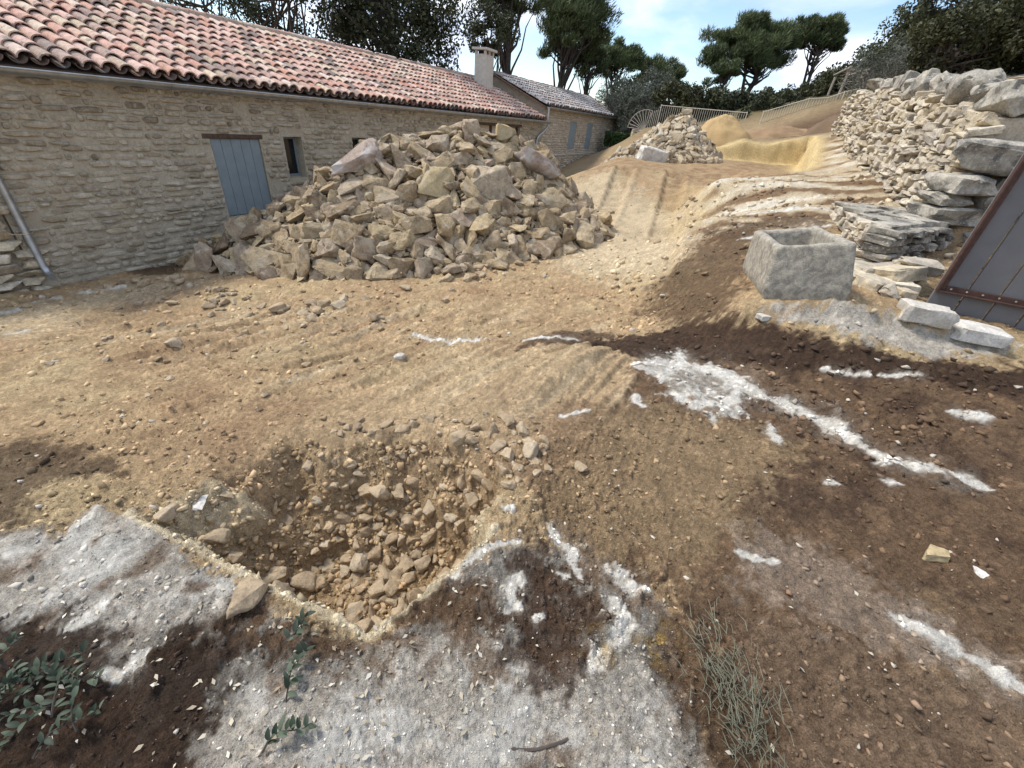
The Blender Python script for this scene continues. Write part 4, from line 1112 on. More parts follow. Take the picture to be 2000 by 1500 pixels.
# ------------------------------------------------------------------ low stub of wall behind the trough
st = empty('low_stone_stub', (4.0, 5.2, .3), 0, 'low dry stone stub with flat weathered top slabs behind the trough', 'wall')
C0 = np.array((3.90, 4.98)); C1 = np.array((5.15, 5.78)); C2 = np.array((4.62, 6.95))
def course_face(parent, org, a, b, z0, z1, mats, hm, lm, dep, ztop=None):
    v = b - a; L = np.linalg.norm(v); an = math.atan2(v[1], v[0]); z = z0
    while z < z1 - .03:
        h = min(rnd.uniform(.75, 1.3) * hm, z1 - z); s = rnd.uniform(-.06, 0)
        while s < L - .02:
            l = min(lm * rnd.choice((.6, .8, 1, 1.2, 1.6)), L - s + .05)
            p = a + v / L * (s + l / 2)
            A = np.array(Matrix.Rotation(an, 3, 'Z')) @ np.array(Euler((rnd.uniform(-.08, .08), rnd.uniform(-.07, .07), rnd.uniform(-.1, .1)), 'XYZ').to_matrix()) @ np.diag([l * 1.03, dep * rnd.uniform(.8, 1.1), h * 1.04])
            q = (p[0] - org[0] + rnd.uniform(-.02, .02), p[1] - org[1] + rnd.uniform(-.02, .02), z + h / 2 - org[2])
            link('stone', rnd.choice(mats), parent, m4(A, q))
            s += l
        z += h * .97
course_face(st, (4.0, 5.2, .3), C0, C1, .18, .93, grey_me[:14], .085, .24, .40)
course_face(st, (4.0, 5.2, .3), C2, C0 + np.array((0, .1)), .30, .93, dry_me[:12], .085, .17, .30)
mid = (C0 + C1 + C2) / 3
Vc = [(*(mid + (p - mid) * .88 - np.array((4.0, 5.2))), zz) for zz in (-.2, .56) for p in (C0, C1, C1 + (C2 - C0), C2)]
link('core', mesh_np('core', Vc, [(0, 1, 5, 4), (1, 2, 6, 5), (2, 3, 7, 6), (3, 0, 4, 7), (4, 5, 6, 7)], M['mortar2'], False), st)
for (fx, fy, l, d, h, rz_) in [(fx_ + rnd.uniform(-.04, .04), fy_ + rnd.uniform(-.04, .04), rnd.uniform(.34, .55), rnd.uniform(.28, .40), .075, rnd.uniform(.2, 1.0)) for fx_ in (.12, .38, .64, .9) for fy_ in (.08, .32, .56, .80)]:
    p = C0 + (C1 - C0) * fx + (C2 - C0) * fy
    A = np.array(Euler((rnd.uniform(-.05, .05), rnd.uniform(-.05, .05), rz_), 'XYZ').to_matrix()) @ np.diag([l, d, h * 1.2])
    link('top_slab', rnd.choice(grey_me[:10]), st, m4(A, (p[0] - 4.0, p[1] - 5.2, .62 + .03 * rnd.random())))

# loose blocks fallen at the foot of the stub
lo_me = proto_meshes(MAS[:6] + ANG[:4], 'fallen_block', M['dry']); wh_me = proto_meshes(MAS[:10], 'fallen_block', M['white'])
for i, (x, y, z, l, d, h, rz_, tl, kind) in enumerate((
        (3.62, 4.62, .44, .50, .36, .22, .5, .10, 0), (3.95, 4.66, .50, .58, .34, .24, .2, -.15, 0), (3.50, 4.36, .42, .52, .30, .14, -.35, .18, 0),
        (3.78, 4.40, .60, .46, .34, .16, .3, -.2, 0), (3.40, 4.14, .38, .34, .26, .14, .4, .1, 0), (3.66, 4.20, .40, .40, .24, .13, -.2, .0, 0),
        (4.05, 4.45, .68, .48, .30, .16, .2, .2, 0), (4.15, 4.75, .48, .36, .3, .3, 1.0, 0, 0), (3.46, 3.98, .36, .22, .18, .12, .8, 0, 0), (3.30, 4.42, .38, .30, .2, .12, 1.2, .1, 0), (3.62, 4.0, .36, .16, .14, .11, 0, .1, 0))):
    A = np.array(Euler((tl, tl * .6, rz_), 'XYZ').to_matrix()) @ np.diag([l, d, h])
    o = link('fallen_block', lo_me[i % 10], None, m4(A, (x, y, max(z, hz(x, y) + h * .34))))
    tag(o, 'tan limestone block tumbled between the trough and the plank gate', 'stone', 'blocks fallen beside the trough')
for i, (x, y, l, d, h, rz_, lab) in enumerate(((3.44, 3.50, .40, .20, .17, -.25, 'white split limestone block lying at the gate corner'), (3.88, 3.43, .42, .26, .13, -.3, 'flat pale pointed stone lying in front of the plank gate'), (2.18, 3.60, .12, .09, .05, .4, 'small pale flake of stone below the trough corner'))):
    A = np.array(Euler((.05, .05, rz_), 'XYZ').to_matrix()) @ np.diag([l, d, h])
    tag(link('loose_stone', wh_me[(i * 3 + 1) % 10], None, m4(A, (x, y, hz(x, y) + h * .25))), lab, 'stone')

# ------------------------------------------------------------------ stone trough
TR_A = -.228
tz = .345
tro = empty('stone_trough', (2.209, 3.733, tz), TR_A, 'rough hewn grey stone trough standing on the rock slab', 'trough')
tro.rotation_euler = (-.04, -.197, TR_A)
bm = bmesh.new()
def ringv(x0, x1, y0, y1, z): return [bm.verts.new(p) for p in ((x0, y0, z), (x1, y0, z), (x1, y1, z), (x0, y1, z))]
W_, Dp, Hh = .645, .98, .525
r0 = ringv(.015, W_ - .02, .01, Dp - .02, -.03); r1 = ringv(-.022, W_ + .012, -.012, Dp + .01, .14); r2_ = ringv(.03, W_ - .025, .03, Dp - .03, Hh)
r3 = ringv(.105, W_ - .095, .095, Dp - .10, Hh - .005); r4 = ringv(.13, W_ - .12, .12, Dp - .125, .15)
bm.faces.new(r0[::-1])
for lo, hi in ((r0, r1), (r1, r2_)):
    for k in range(4): bm.faces.new((lo[k], lo[(k + 1) % 4], hi[(k + 1) % 4], hi[k]))
for k in range(4): bm.faces.new((r2_[k], r2_[(k + 1) % 4], r3[(k + 1) % 4], r3[k]))
for k in range(4): bm.faces.new((r3[k], r3[(k + 1) % 4], r4[(k + 1) % 4], r4[k]))
bm.faces.new(r4)
bmesh.ops.recalc_face_normals(bm, faces=bm.faces)
bmesh.ops.bevel(bm, geom=list(bm.edges), offset=.026, segments=3, affect='EDGES', profile=.5)
for _ in range(4): bmesh.ops.subdivide_edges(bm, edges=[e for e in bm.edges if e.calc_length() > .035], cuts=1, use_grid_fill=True)
bmesh.ops.triangulate(bm, faces=bm.faces)
bm.normal_update()
C = np.array([v.co for v in bm.verts]); Nn = np.array([v.normal for v in bm.verts])
dsp = .016 * np_noise3(C, 3.1, 3) + .008 * np_noise3(C, 11, 7) + .004 * np_noise3(C, 34, 9)
C2_ = C + Nn * dsp[:, None]
for v, c_ in zip(bm.verts, C2_): v.co = c_
me = bpy.data.meshes.new('basin'); bm.to_mesh(me); bm.free()
me.polygons.foreach_set('use_smooth', np.ones(len(me.polygons), bool)); me.materials.append(M['trough'])
link('basin', me, tro)

# ------------------------------------------------------------------ plank gate
g_dir = math.atan2(-.36, .71)
gt = empty('plank_gate', (3.84, 3.97, .37), g_dir, 'grey plank gate with brown steel frame leaning beside the stone pier', 'gate')
x = 0.0
for i in range(9):
    wd = .205
    m_ = MB(); m_.box(x, x + wd, 0, .028, rnd.uniform(-.004, .004), 2.0); m_.build('plank', M['board'], gt, bevel=.003)
    x += wd + .016
GW = x - .016
m_ = MB(); m_.box(-.004, .052, -.030, -.001, .215, 2.0); fr = m_.build('frame_stile', M['rust'], gt, bevel=.004)
m_ = MB(); m_.box(-.006, .010, -.062, -.031, .215, 2.0); m_.build('frame_flange', M['rust'], fr, bevel=.003)
m_ = MB(); m_.box(.0525, GW, -.030, -.001, .215, .275); rl = m_.build('frame_rail', M['rust'], gt, bevel=.004)
m_ = MB(); m_.box(.0105, GW, -.062, -.031, .215, .232); m_.build('frame_flange', M['rust'], rl, bevel=.003)
for k, xx in enumerate(np.arange(.09, GW, .112)):
    m_ = MB(); m_.tube([(xx, -.030, .255), (xx, -.036, .255)], .008, 8); m_.build('screw', M['screw'], rl)

# ------------------------------------------------------------------ rubble heaps
def heap_fn(ridge, slope):
    Rd = []
    for (ax, ay, az), (bx, by, bz) in zip(ridge[:-1], ridge[1:]):
        for t in np.linspace(0, 1, 9)[:-1]: Rd.append((ax + (bx - ax) * t, ay + (by - ay) * t, az + (bz - az) * t))
    Rd.append(ridge[-1]); Rd = np.array(Rd)
    def f(x, y):
        x = np.asarray(x, float); y = np.asarray(y, float)
        d = np.sqrt((x[..., None] - Rd[:, 0]) ** 2 + (y[..., None] - Rd[:, 1]) ** 2 + .03)
        return (Rd[:, 2] - slope * d).max(-1) + .10 * fbm(x * 1.3, y * 1.3, 3, 17)
    return f
def heap(name, label, ridge, slope, bbox, n_big, smin, smax, protos, mat, group, lab_stone, core_mat, n_fill, seed, fillsz, n_obj=300):
    f = heap_fn(ridge, slope); g = np.random.default_rng(seed)
    x0, x1, y0, y1 = bbox
    nx, ny = 110, 90
    X, Y = np.meshgrid(np.linspace(x0, x1, nx), np.linspace(y0, y1, ny))
    Z = f(X, Y) - .10 * smax - .03; G = height(X, Y, False)
    Z = np.maximum(Z, G - .15)
    I = np.arange(nx * ny).reshape(ny, nx)
    F = np.stack([I[:-1, :-1], I[:-1, 1:], I[1:, 1:], I[1:, :-1]], -1).reshape(-1, 4)
    keep = (np.maximum(Z, 0 * Z) > -9).ravel()[F].all(1) & ((Z - G + .149).ravel()[F].max(1) > 0)
    core = link(name, mesh_np(name, np.stack([X.ravel(), Y.ravel(), Z.ravel()], 1), F[keep], M['gravel']))
    cc = ground_col(X.ravel(), Y.ravel()) * .0 + core_mat * (1 + .25 * fbm(X.ravel() * 6, Y.ravel() * 6, 3, 5))[:, None]
    attr_c(core.data, 'Col', cc)
    tag(core, label, 'rubble', kind='stuff')
    # candidates
    sizes = np.sort(smin * (smax / smin) ** (g.random(n_big) ** 1.9))[::-1]
    placed = []
    P = np.zeros((0, 3)); S = np.zeros(0)
    out = []
    cand = np.stack([g.uniform(x0, x1, 40000), g.uniform(y0, y1, 40000)], 1)
    cz = f(cand[:, 0], cand[:, 1]); cg = height(cand[:, 0], cand[:, 1], False)
    e = .08
    gx_ = (f(cand[:, 0] + e, cand[:, 1]) - f(cand[:, 0] - e, cand[:, 1])) / (2 * e); gy_ = (f(cand[:, 0], cand[:, 1] + e) - f(cand[:, 0], cand[:, 1] - e)) / (2 * e)
    nn = np.stack([-gx_, -gy_, np.ones_like(gx_)], 1); nn /= np.linalg.norm(nn, axis=1)[:, None]
    view = np.stack([-cand[:, 0], -cand[:, 1], 1.6 - cz], 1); view /= np.linalg.norm(view, axis=1)[:, None]
    ok = (cz > cg + .02) & ((nn * view).sum(1) > -.02)
    cand, cz, nn = cand[ok], cz[ok], nn[ok]
    ci = 0
    for s in sizes:
        for _ in range(90):
            k = ci % len(cand); ci += 1
            p = np.array([cand[k, 0], cand[k, 1], cz[k]])
            if len(P) == 0 or (np.linalg.norm(P - p, axis=1) > (S + s) * .31).all():
                P = np.concatenate([P, p[None]]); S = np.append(S, s)
                out.append((p, nn[k], s)); break
    mes = proto_meshes(protos, 'heap_stone', mat); zlo = min(o_[0][2] for o_ in out); zhi = max(o_[0][2] for o_ in out)
    extra = []
    for i_, (p, n_, s) in enumerate(out):
        A = rot_frame(n_, g.uniform(0, 6.28), .42, g) @ np.diag([s * g.uniform(.95, 1.25), s * g.uniform(.55, .9), s * g.uniform(.24, .62)])
        t_ = p + n_ * s * g.uniform(-.06, .16); k_ = int(g.integers(len(mes)))
        if i_ >= n_obj: extra.append((k_, A, t_)); continue
        o = link('heap_stone', mes[k_], None, m4(A, t_))
        up_ = (t_[2] - zlo) / (zhi - zlo); big_ = 'large' if s > .62 * smax else ('middling' if s > .38 * smax else 'small')
        where = 'at the foot of' if up_ < .25 else ('low on the flank of' if up_ < .5 else ('high on the flank of' if up_ < .8 else 'near the crest of'))
        tag(o, '%s %s %s %s' % (big_, lab_stone[0], where, lab_stone[1]), 'stone', '%s %s %s' % (big_, where, group))
    if extra: join_rocks('heap_rubble', protos, extra, [g.random() for _ in extra], mat, None, sharp=R(24))
    fl, rv = [], []
    for _ in range(n_fill):
        k = g.integers(len(cand)); s = fillsz[0] * (fillsz[1] / fillsz[0]) ** (g.random() ** 1.6)
        A = rot_frame(nn[k], g.uniform(0, 6.28), .5, g) @ np.diag([s * 1.2, s * g.uniform(.6, .95), s * g.uniform(.4, .75)])
        fl.append((int(g.integers(len(LOW))), A, np.array([cand[k, 0], cand[k, 1], cz[k]]) - nn[k] * (.05 * smax) * g.random())); rv.append(g.random())
    # small spill round the foot
    o = join_rocks('heap_gravel', LOW, fl, rv, mat, None, smooth=False)
    return f
heap1 = heap('near_heap_core', 'earth and crushed rubble showing between the stones of the big heap',
     [(-5.35, 7.1, -.62), (-4.4, 7.45, -.02), (-3.35, 7.95, .55), (-2.7, 8.5, 1.12), (-1.45, 9.3, 1.44), (-.5, 9.7, 1.34), (-.05, 9.95, .95), (.38, 10.25, .46), (.85, 10.8, .02)], .70,
     (-6.6, 2.6, 4.6, 12.2), 1150, .085, .54, ANG + BLK[:3], M['pile'], 'the big heap', ('tan rubble stone', 'the big heap by the long house'), np.array([.27, .19, .11]), 4200, 5, (.04, .17), 210)
heap2 = heap('far_heap_core', 'earth showing between the stones of the smaller far heap',
     [(3.0, 16.1, 1.15), (3.7, 16.2, 1.55), (4.35, 16.4, 2.15), (4.75, 16.5, 2.34), (5.2, 16.5, 1.9), (6.0, 16.4, 1.25)], .95,
     (2.0, 7.4, 13.6, 18.6), 480, .10, .40, ANG, M['pile_far'], 'the far heap', ('pale rubble stone', 'the smaller far heap'), np.array([.34, .25, .15]), 1400, 9, (.05, .16), 85)
# big pale block at the foot of the far heap
A = np.array(Euler((.1, .15, .2), 'XYZ').to_matrix()) @ np.diag([1.0, .5, .42])
tag(link('loose_stone', wh_me[4], None, m4(A, (3.55, 14.75, hz(3.55, 14.75) + .16))), 'large whitish block at the foot of the smaller far heap', 'stone')
# special stones of the near heap
def on_heap(x, y, l, d, h, rx_, ry_, rz_, mi, mat, lab, lift=.1):
    z = max(float(heap1(np.array([x]), np.array([y]))[0]), hz(x, y))
    A = np.array(Euler((rx_, ry_, rz_), 'XYZ').to_matrix()) @ np.diag([l, d, h])
    c, f = (ANG + BLK)[mi]
    tag(link('heap_stone', mesh_np('heap_stone', c, f, mat, True, R(38)), None, m4(A, (x, y, z + lift))), lab, 'stone')
M['ochre'] = stone_mat('ochre_limestone', [(0, (.42, .325, .18)), (1, (.42, .325, .18))], 9, (.36, .31, .22), (.5, .66), .7, .015, .35)
M['pink'] = stone_mat('pinkish_limestone', [(0, (.34, .265, .21)), (1, (.34, .265, .21))], 7, (.44, .40, .36), (.48, .62), .8, .02, .4)
on_heap(-3.0, 7.85, 1.05, .5, .30, .30, -.38, .55, 15, M['pink'], 'long pinkish grey slab leaning on the flank of the big heap', .16)
on_heap(-1.62, 7.75, .66, .36, .56, -.35, .15, .2, 3, M['ochre'], 'large ochre yellow block in the middle of the big heap', .16)
on_heap(-.72, 8.1, .80, .36, .66, -.5, .1, .1, 16, M['pile'], 'broad upright tan slab in the middle of the big heap', .14)
on_heap(.05, 9.0, .95, .52, .22, -.55, .45, .5, 17, M['pink'], 'flat pink slab sliding down the track side of the big heap', .16)
on_heap(-.62, 9.45, .44, .3, .34, -.2, .1, .3, 5, M['ochre'], 'squarish yellow block crowning the big heap', .1)

# sand heap behind the far heap
def sand(name, label, cx, cy, rx_, ry_, h, colr):
    n1, n2_ = 60, 28
    V, F = [(cx, cy, 0)], []
    A_, R_ = np.meshgrid(np.linspace(0, 2 * np.pi, n1, endpoint=False), np.linspace(0.03, 1.25, n2_))
    X = cx + np.cos(A_) * R_ * rx_; Y = cy + np.sin(A_) * R_ * ry_
    G = height(X, Y, False)
    top = hz(cx, cy) + h
    Z = G + (top - G) * np.clip(1 - (R_ * (1 + .12 * fbm(X * 1.5, Y * 1.5, 3, 3))) ** 1.7, -.2, 1) + .10 * fbm(X * 2.4, Y * 2.4, 4, 5) + .05 * fbm(X * 8, Y * 8, 4, 8)
    I = np.arange(n1 * n2_).reshape(n2_, n1); J = np.roll(I, -1, 1)
    F = np.stack([I[:-1], J[:-1], J[1:], I[1:]], -1).reshape(-1, 4)
    me = mesh_np(name, np.stack([X.ravel(), Y.ravel(), Z.ravel()], 1), F, M['gravel'])
    attr_c(me, 'Col', np.array(colr) * (1 + .25 * fbm(X.ravel() * 2.5, Y.ravel() * 2.5, 4, 4))[:, None])
    return tag(link(name, me), label, 'earth heap')
sand('sand_heap', 'smooth ochre sand heap between the far stone heap and the pale fence', 6.85, 18.9, 1.2, 1.0, .90, (.42, .29, .14))
sand('soil_heap', 'long brown soil heap above the yellow cut', 9.7, 19.6, 2.1, .9, .30, (.27, .18, .10))
sand('soil_heap', 'dark brown soil bank beside the far end of the dry stone wall', 11.6, 18.8, 1.7, 1.3, .35, (.15, .10, .06))

# ------------------------------------------------------------------ pit stones and loose stones
rd_me = proto_meshes(RND + ANG[:8], 'pit_stone', M['pit'], R(50))
gP = np.random.default_rng(21)
cnt = 0; PP = np.zeros((0, 2)); SS = np.zeros(0)
big = [(-.86, 1.08, .135), (-.74, 1.02, .115), (-.62, 1.07, .10), (-.68, .92, .15), (-.52, .95, .10), (-1.15, 1.25, .12), (-1.03, 1.30, .12), (-.40, .98, .09), (-.36, .90, .08)]
sz = list(np.sort(.026 * (4.2 ** (gP.random(520) ** 1.5)))[::-1])
def pit_add(x, y, s):
    global cnt
    z = hz(x, y); pmv = float(pit_mask(np.array([x]), np.array([y]))[0])
    A = np.array(Euler((gP.uniform(-.5, .5), gP.uniform(-.5, .5), gP.uniform(0, 6.3)), 'XYZ').to_matrix()) @ np.diag([s * 1.2, s * gP.uniform(.75, 1), s * gP.uniform(.6, .85)])
    tag(link('pit_stone', rd_me[gP.integers(len(rd_me))], None, m4(A, (x, y, z + s * gP.uniform(-.08, .24)))), *((lambda b_, w_: ('%s dusty stone %s' % (b_, w_), 'stone', '%s stones %s' % (b_, w_)))('fist sized' if s > .075 else ('egg sized' if s > .045 else 'walnut sized'), 'on the floor of the pit' if pmv > .8 else ('on the sloping side of the pit' if pmv > .1 else 'on the rim of the pit'))))
    cnt += 1
for x, y, s in big:
    pit_add(x, y, s); PP = np.concatenate([PP, [[x, y]]]); SS = np.append(SS, s)
for s in sz:
    for _ in range(30):
        x, y = gP.uniform(-1.75, .25), gP.uniform(.75, 2.2)
        m = float(pit_mask(np.array([x]), np.array([y]))[0])
        wgt = m * (.3 + .7 * (x > -1.0)) * float(sstep(-.35, .3, perlin(np.array([x * 4]), np.array([y * 4]), 88))[0]) + .10 * (m < .01) * (y > 1.5) * (x > -1.1)
        if gP.random() > wgt: continue
        if len(PP) and (np.hypot(PP[:, 0] - x, PP[:, 1] - y) < (SS + s) * .37).any(): continue
        PP = np.concatenate([PP, [[x, y]]]); SS = np.append(SS, s)
        if cnt < 290: pit_add(x, y, s)
        break
for lab, x, y, s, mt in (('pale yellow lump of stone alone on the dark soil', 2.02, 1.30, .095, 'ochre'), ('small pale angular stone beside the lone yellow lump', 2.17, 1.24, .05, 'white'), ('brown lump perched on the tan soil hump', .42, 1.72, .07, 'pit'),
                         ('flat slab of stone balanced on the lip of the pit', -.93, .86, .13, 'pit'), ('pale oblong stone on the soil left of the pit', -1.52, 1.38, .075, 'white'), ('pair of whitish stone on the open tan soil', -1.05, 3.3, .09, 'white')):
    A = np.array(Euler((.1, .1, x * 5), 'XYZ').to_matrix()) @ np.diag([s * 1.25, s * .85, s * .55])
    c, f = ANG[int(abs(x * 10)) % 14]
    tag(link('loose_stone', mesh_np('loose_stone', c, f, M[mt], True, R(45)), None, m4(A, (x, y, hz(x, y) + s * .22))), lab, 'stone')
# stones scattered below the big heap and across the yard
sc_me = proto_meshes(ANG[:8] + RND[:4], 'scattered_stone', M['pit'], R(45))
k = 0
while k < 150:
    q = gP.random()
    if q < .6:
        x = gP.uniform(-6, .8); y = np.interp(x, [-6, -4.4, -3.2, -1.7, -.4, .8], [6.2, 5.5, 4.9, 5.7, 7.2, 9.4]) - abs(gP.normal(0, .55)); s = gP.uniform(.05, .17)
    elif q < .88: x, y, s = gP.uniform(-4.5, -1.2), gP.uniform(2.2, 4.6), gP.uniform(.03, .08)
    else: x, y, s = gP.uniform(2.9, 3.7), gP.uniform(7.6, 10.5), gP.uniform(.05, .15)
    A = np.array(Euler((gP.uniform(-.4, .4), gP.uniform(-.4, .4), gP.uniform(0, 6.3)), 'XYZ').to_matrix()) @ np.diag([s * 1.25, s * .9, s * .6])
    lab, grp = ('tan stone rolled out in front of the big heap', 'stones rolled from the big heap') if q < .6 else (('small stone half sunk in the open tan soil', 'stones in the open soil') if q < .88 else ('angular stone on the bank beside the wheel tracks', 'stones on the track bank'))
    tag(link('scattered_stone', sc_me[gP.integers(len(sc_me))], None, m4(A, (x, y, hz(x, y) + s * .2))), lab, 'stone', grp)
    k += 1

# ------------------------------------------------------------------ gravel and clods
def scatter(name, label, n, rmin, rmax, s0, s1, seed, pw=2.4):
    g = np.random.default_rng(seed)
    r_ = rmin * (rmax / rmin) ** g.random(n); a_ = np.radians(g.uniform(-76, 72, n))
    x = np.sin(a_) * r_; y = np.cos(a_) * r_
    D = -DY * x + DX * y
    okm = (D < 8.35) & ~((x > 2.0) & (x < 3.4) & (y > 3.65) & (y < 5.3))
    dens = np.clip(.5 + .9 * fbm(x * .8, y * .8, 3, 91), .05, 1) * (1 - .7 * smooth_amount(x, y)) * (1 - .5 * rock_mask(x, y)) * np.where((y > 2.2) & (x < 1), .55, 1.0)
    okm &= g.random(n) < dens
    x, y, r_ = x[okm], y[okm], r_[okm]
    z = height(x, y)
    cc = ground_col(x, y)
    n = len(x)
    s = r_ * s0 * (s1 / s0) ** (g.random(n) ** pw) * np.where((y > 2.2) & (x < 1), .75, 1.0)
    s = np.minimum(s, .09)
    cc = cc * g.uniform(.5, 1.55, (n, 1))
    pale = g.random(n) < .05
    cc[pale] = np.array([.50, .44, .35]) * g.uniform(.75, 1.1, (pale.sum(), 1))
    Vs, Fs, Cs = [], [], []
    b = 0
    for i in range(n):
        c, f = LOW[g.integers(len(LOW))]
        A = np.array(Euler((g.uniform(-.6, .6), g.uniform(-.6, .6), g.uniform(0, 6.3)), 'XYZ').to_matrix()) @ np.diag([s[i] * 1.3, s[i], s[i] * .7])
        Vs.append(c @ A.T + np.array([x[i], y[i], z[i] + s[i] * .12])); Fs.append(f + b); b += len(c)
        Cs.append(np.repeat(cc[i][None], len(c), 0))
    me = mesh_np(name, np.concatenate(Vs), np.concatenate(Fs), M['gravel'], False)
    attr_c(me, 'Col', np.concatenate(Cs))
    return tag(link(name, me), label, 'gravel', kind='stuff')
scatter('gravel', 'crumbs of soil and gravel strewn over the whole yard', 56000, .42, 11, .0020, .015, 31)
def pit_fill():
    g = np.random.default_rng(63)
    x = g.uniform(-1.7, .1, 9000); y = g.uniform(.8, 2.2, 9000); m = pit_mask(x, y); k = (m > .06) & (g.random(9000) < .45)
    x, y = x[k], y[k]; z = height(x, y); cc = ground_col(x, y) * g.uniform(.6, 1.4, (len(x), 1)); s = .010 * (4.5 ** (g.random(len(x)) ** 2))
    it = [(int(g.integers(len(LOW))), np.array(Euler(tuple(g.uniform(-1, 1, 2)) + (g.uniform(0, 6),), 'XYZ').to_matrix()) @ np.diag([a_ * 1.3, a_, a_ * .75]), np.array([x[i], y[i], z[i] + a_ * .1])) for i, a_ in enumerate(s)]
    o = join_rocks('pit_gravel', LOW, it, list(g.random(len(s))), M['gravel'], None, cols=cc, smooth=False)
    tag(o, 'crumbled soil and small gravel lining the pit', 'gravel')
pit_fill()
#@@TREES
# ------------------------------------------------------------------ trees and shrubs
def leaf_cloud(P, A_, l, wd, g):
    """diamond leaves: centres P, long axes A_"""
    n = len(P)
    B_ = np.cross(A_, g.normal(0, 1, (n, 3))); B_ /= np.linalg.norm(B_, axis=1)[:, None] + 1e-9
    l = l[:, None]; wd = wd[:, None]
    V = np.stack([P - A_ * l * .5, P + B_ * wd * .5, P + A_ * l * .5, P - B_ * wd * .5], 1).reshape(-1, 3)
    return V, np.arange(4 * n).reshape(n, 4)
def tree(name, label, cat, group, base, cc, cr, ncl, nleaf, ll, lw, mat, trunk_r=.16, forks=1, seed=1, kind='oak', clump=.34, bark='bark', lean=0.0):
    g = np.random.default_rng(seed)
    base = np.array(base, float); cc = np.array(cc, float); cr = np.array(cr, float)
    root = empty(name, tuple(base), 0, label, cat, group)
    # clump centres
    U = g.normal(0, 1, (ncl, 3)); U /= np.linalg.norm(U, axis=1)[:, None]
    rr = g.uniform(.35, 1, ncl) ** .6
    if kind == 'pine': U[:, 2] = np.where(U[:, 2] < -.45, -U[:, 2] * .5, U[:, 2])
    K = cc - base + U * rr[:, None] * cr * g.uniform(.85, 1.08, (ncl, 1))
    if lean: K[:, 0] += lean * (K[:, 2] - (cc - base)[2])
    # woody part
    mb = MB()
    top = cc - base
    for f in range(forks):
        off = np.array([g.normal(0, .25), g.normal(0, .25), 0]) * (forks > 1)
        end = top + np.array([g.normal(0, .35), g.normal(0, .35), g.uniform(-.1, .3)]) * cr * (1 if forks > 1 else .2)
        pts = []
        for t in np.linspace(0, 1, 7):
            p = (np.array([0, 0, -.2]) + off) * (1 - t) + end * t + np.array([math.sin(t * 5 + f) * .06, math.cos(t * 4 + f) * .06, 0]) * cr[0] * .5
            pts.append(p)
        mb.tube(pts, [trunk_r * (1.15 - .85 * t) / (forks ** .4) for t in np.linspace(0, 1, 7)], 7)
        for k in K[f::forks][:26]:
            t0 = g.uniform(.45, .95); i0 = int(t0 * 6); a = np.array(pts[i0])
            m_ = (a + k) / 2 + np.array([g.normal(0, .1), g.normal(0, .1), g.uniform(-.15, .05)]) * cr
            mb.tube([a, (a + m_) / 2 + g.normal(0, .04, 3) * cr, m_, (m_ + k) / 2 + g.normal(0, .05, 3) * cr, k], [trunk_r * .34, trunk_r * .27, trunk_r * .2, trunk_r * .13, trunk_r * .06], 5, False)
    tr_o = mb.build('trunk', M[bark], root, True)
    # foliage
    idx = g.integers(0, ncl, nleaf)
    cs = clump * (cr.mean()) * g.uniform(.6, 1.25, ncl)
    o = g.normal(0, 1, (nleaf, 3)); o /= np.linalg.norm(o, axis=1)[:, None]
    o *= (g.random((nleaf, 1)) ** .5)
    if kind == 'pine': o[:, 2] *= .62
    P = K[idx] + o * cs[idx][:, None]
    A_ = g.normal(0, 1, (nleaf, 3))
    if kind == 'pine': A_ = A_ * .38 + o * .7 + np.array([.30, 0, .85])
    else: A_ = A_ + o * .6
    A_ /= np.linalg.norm(A_, axis=1)[:, None]
    V, F = leaf_cloud(P, A_, ll * g.uniform(.7, 1.35, nleaf), lw * g.uniform(.7, 1.35, nleaf), g)
    me = mesh_np('crown', V, F, M[mat], False)
    rv = np.clip(.5 + .22 * g.normal(0, 1, ncl)[idx] + .16 * g.normal(0, 1, nleaf), .01, .98)
    attr_f(me, 'rnd', np.repeat(rv, 4))
    link('crown', me, root)
    return root
def sc(p, y0, y1):
    """push a surveyed point out along its sight line to a truer distance"""
    k = y1 / y0
    return (p[0] * k, y1, 1.6 + (p[2] - 1.6) * k)
TB = 'trees behind the buildings'
def T(name, label, c, r, k, ncl, nl, ll, lw, mat, bx=0, **kw):
    c = np.array(c, float); x, y, z = c[0] * k, c[1] * k, 1.6 + (c[2] - 1.6) * k
    rr = np.array(r, float) * k
    gx_ = x + bx * k
    tree(name, label, 'tree' if 'tree' in name else 'shrub', None, (gx_, y, hz(gx_, y)), (x, y, z), rr, ncl, nl, ll, lw, mat, **kw)
T('oak_tree', 'thin feathery tree showing bare twigs over the left end of the red roof', (-13.6, 20, 4.7), (3.0, 2.4, 2.0), 1.0, 34, 5200, .14, .05, 'oak', trunk_r=.12, forks=4, seed=3, clump=.26)
T('oak_tree', 'open tree of many dark slanting stems above the red roof ridge', (-9.9, 19.5, 5.4), (2.7, 2.2, 2.1), 1.05, 42, 8000, .13, .06, 'oak', bx=.8, trunk_r=.15, forks=6, seed=4, clump=.27)
T('oak_tree', 'huge dense blackish evergreen oak left of the chimney', (-6.6, 22, 6.0), (3.5, 2.6, 4.0), 1.0, 90, 30000, .15, .085, 'oak', trunk_r=.3, seed=5, clump=.30)
T('oak_tree', 'small dark tree with bent stems just right of the chimney', (-3.0, 28, 5.2), (1.3, 1.2, 1.2), 1.0, 26, 5200, .16, .07, 'oak', trunk_r=.13, forks=2, seed=6, clump=.33, bx=.3)
T('pine_tree', 'tall pine with single straight trunk behind the grey roof', (-2.1, 30, 7.3), (2.1, 1.8, 2.1), 1.0, 46, 13000, .32, .045, 'pine', trunk_r=.24, seed=7, kind='pine', clump=.32)
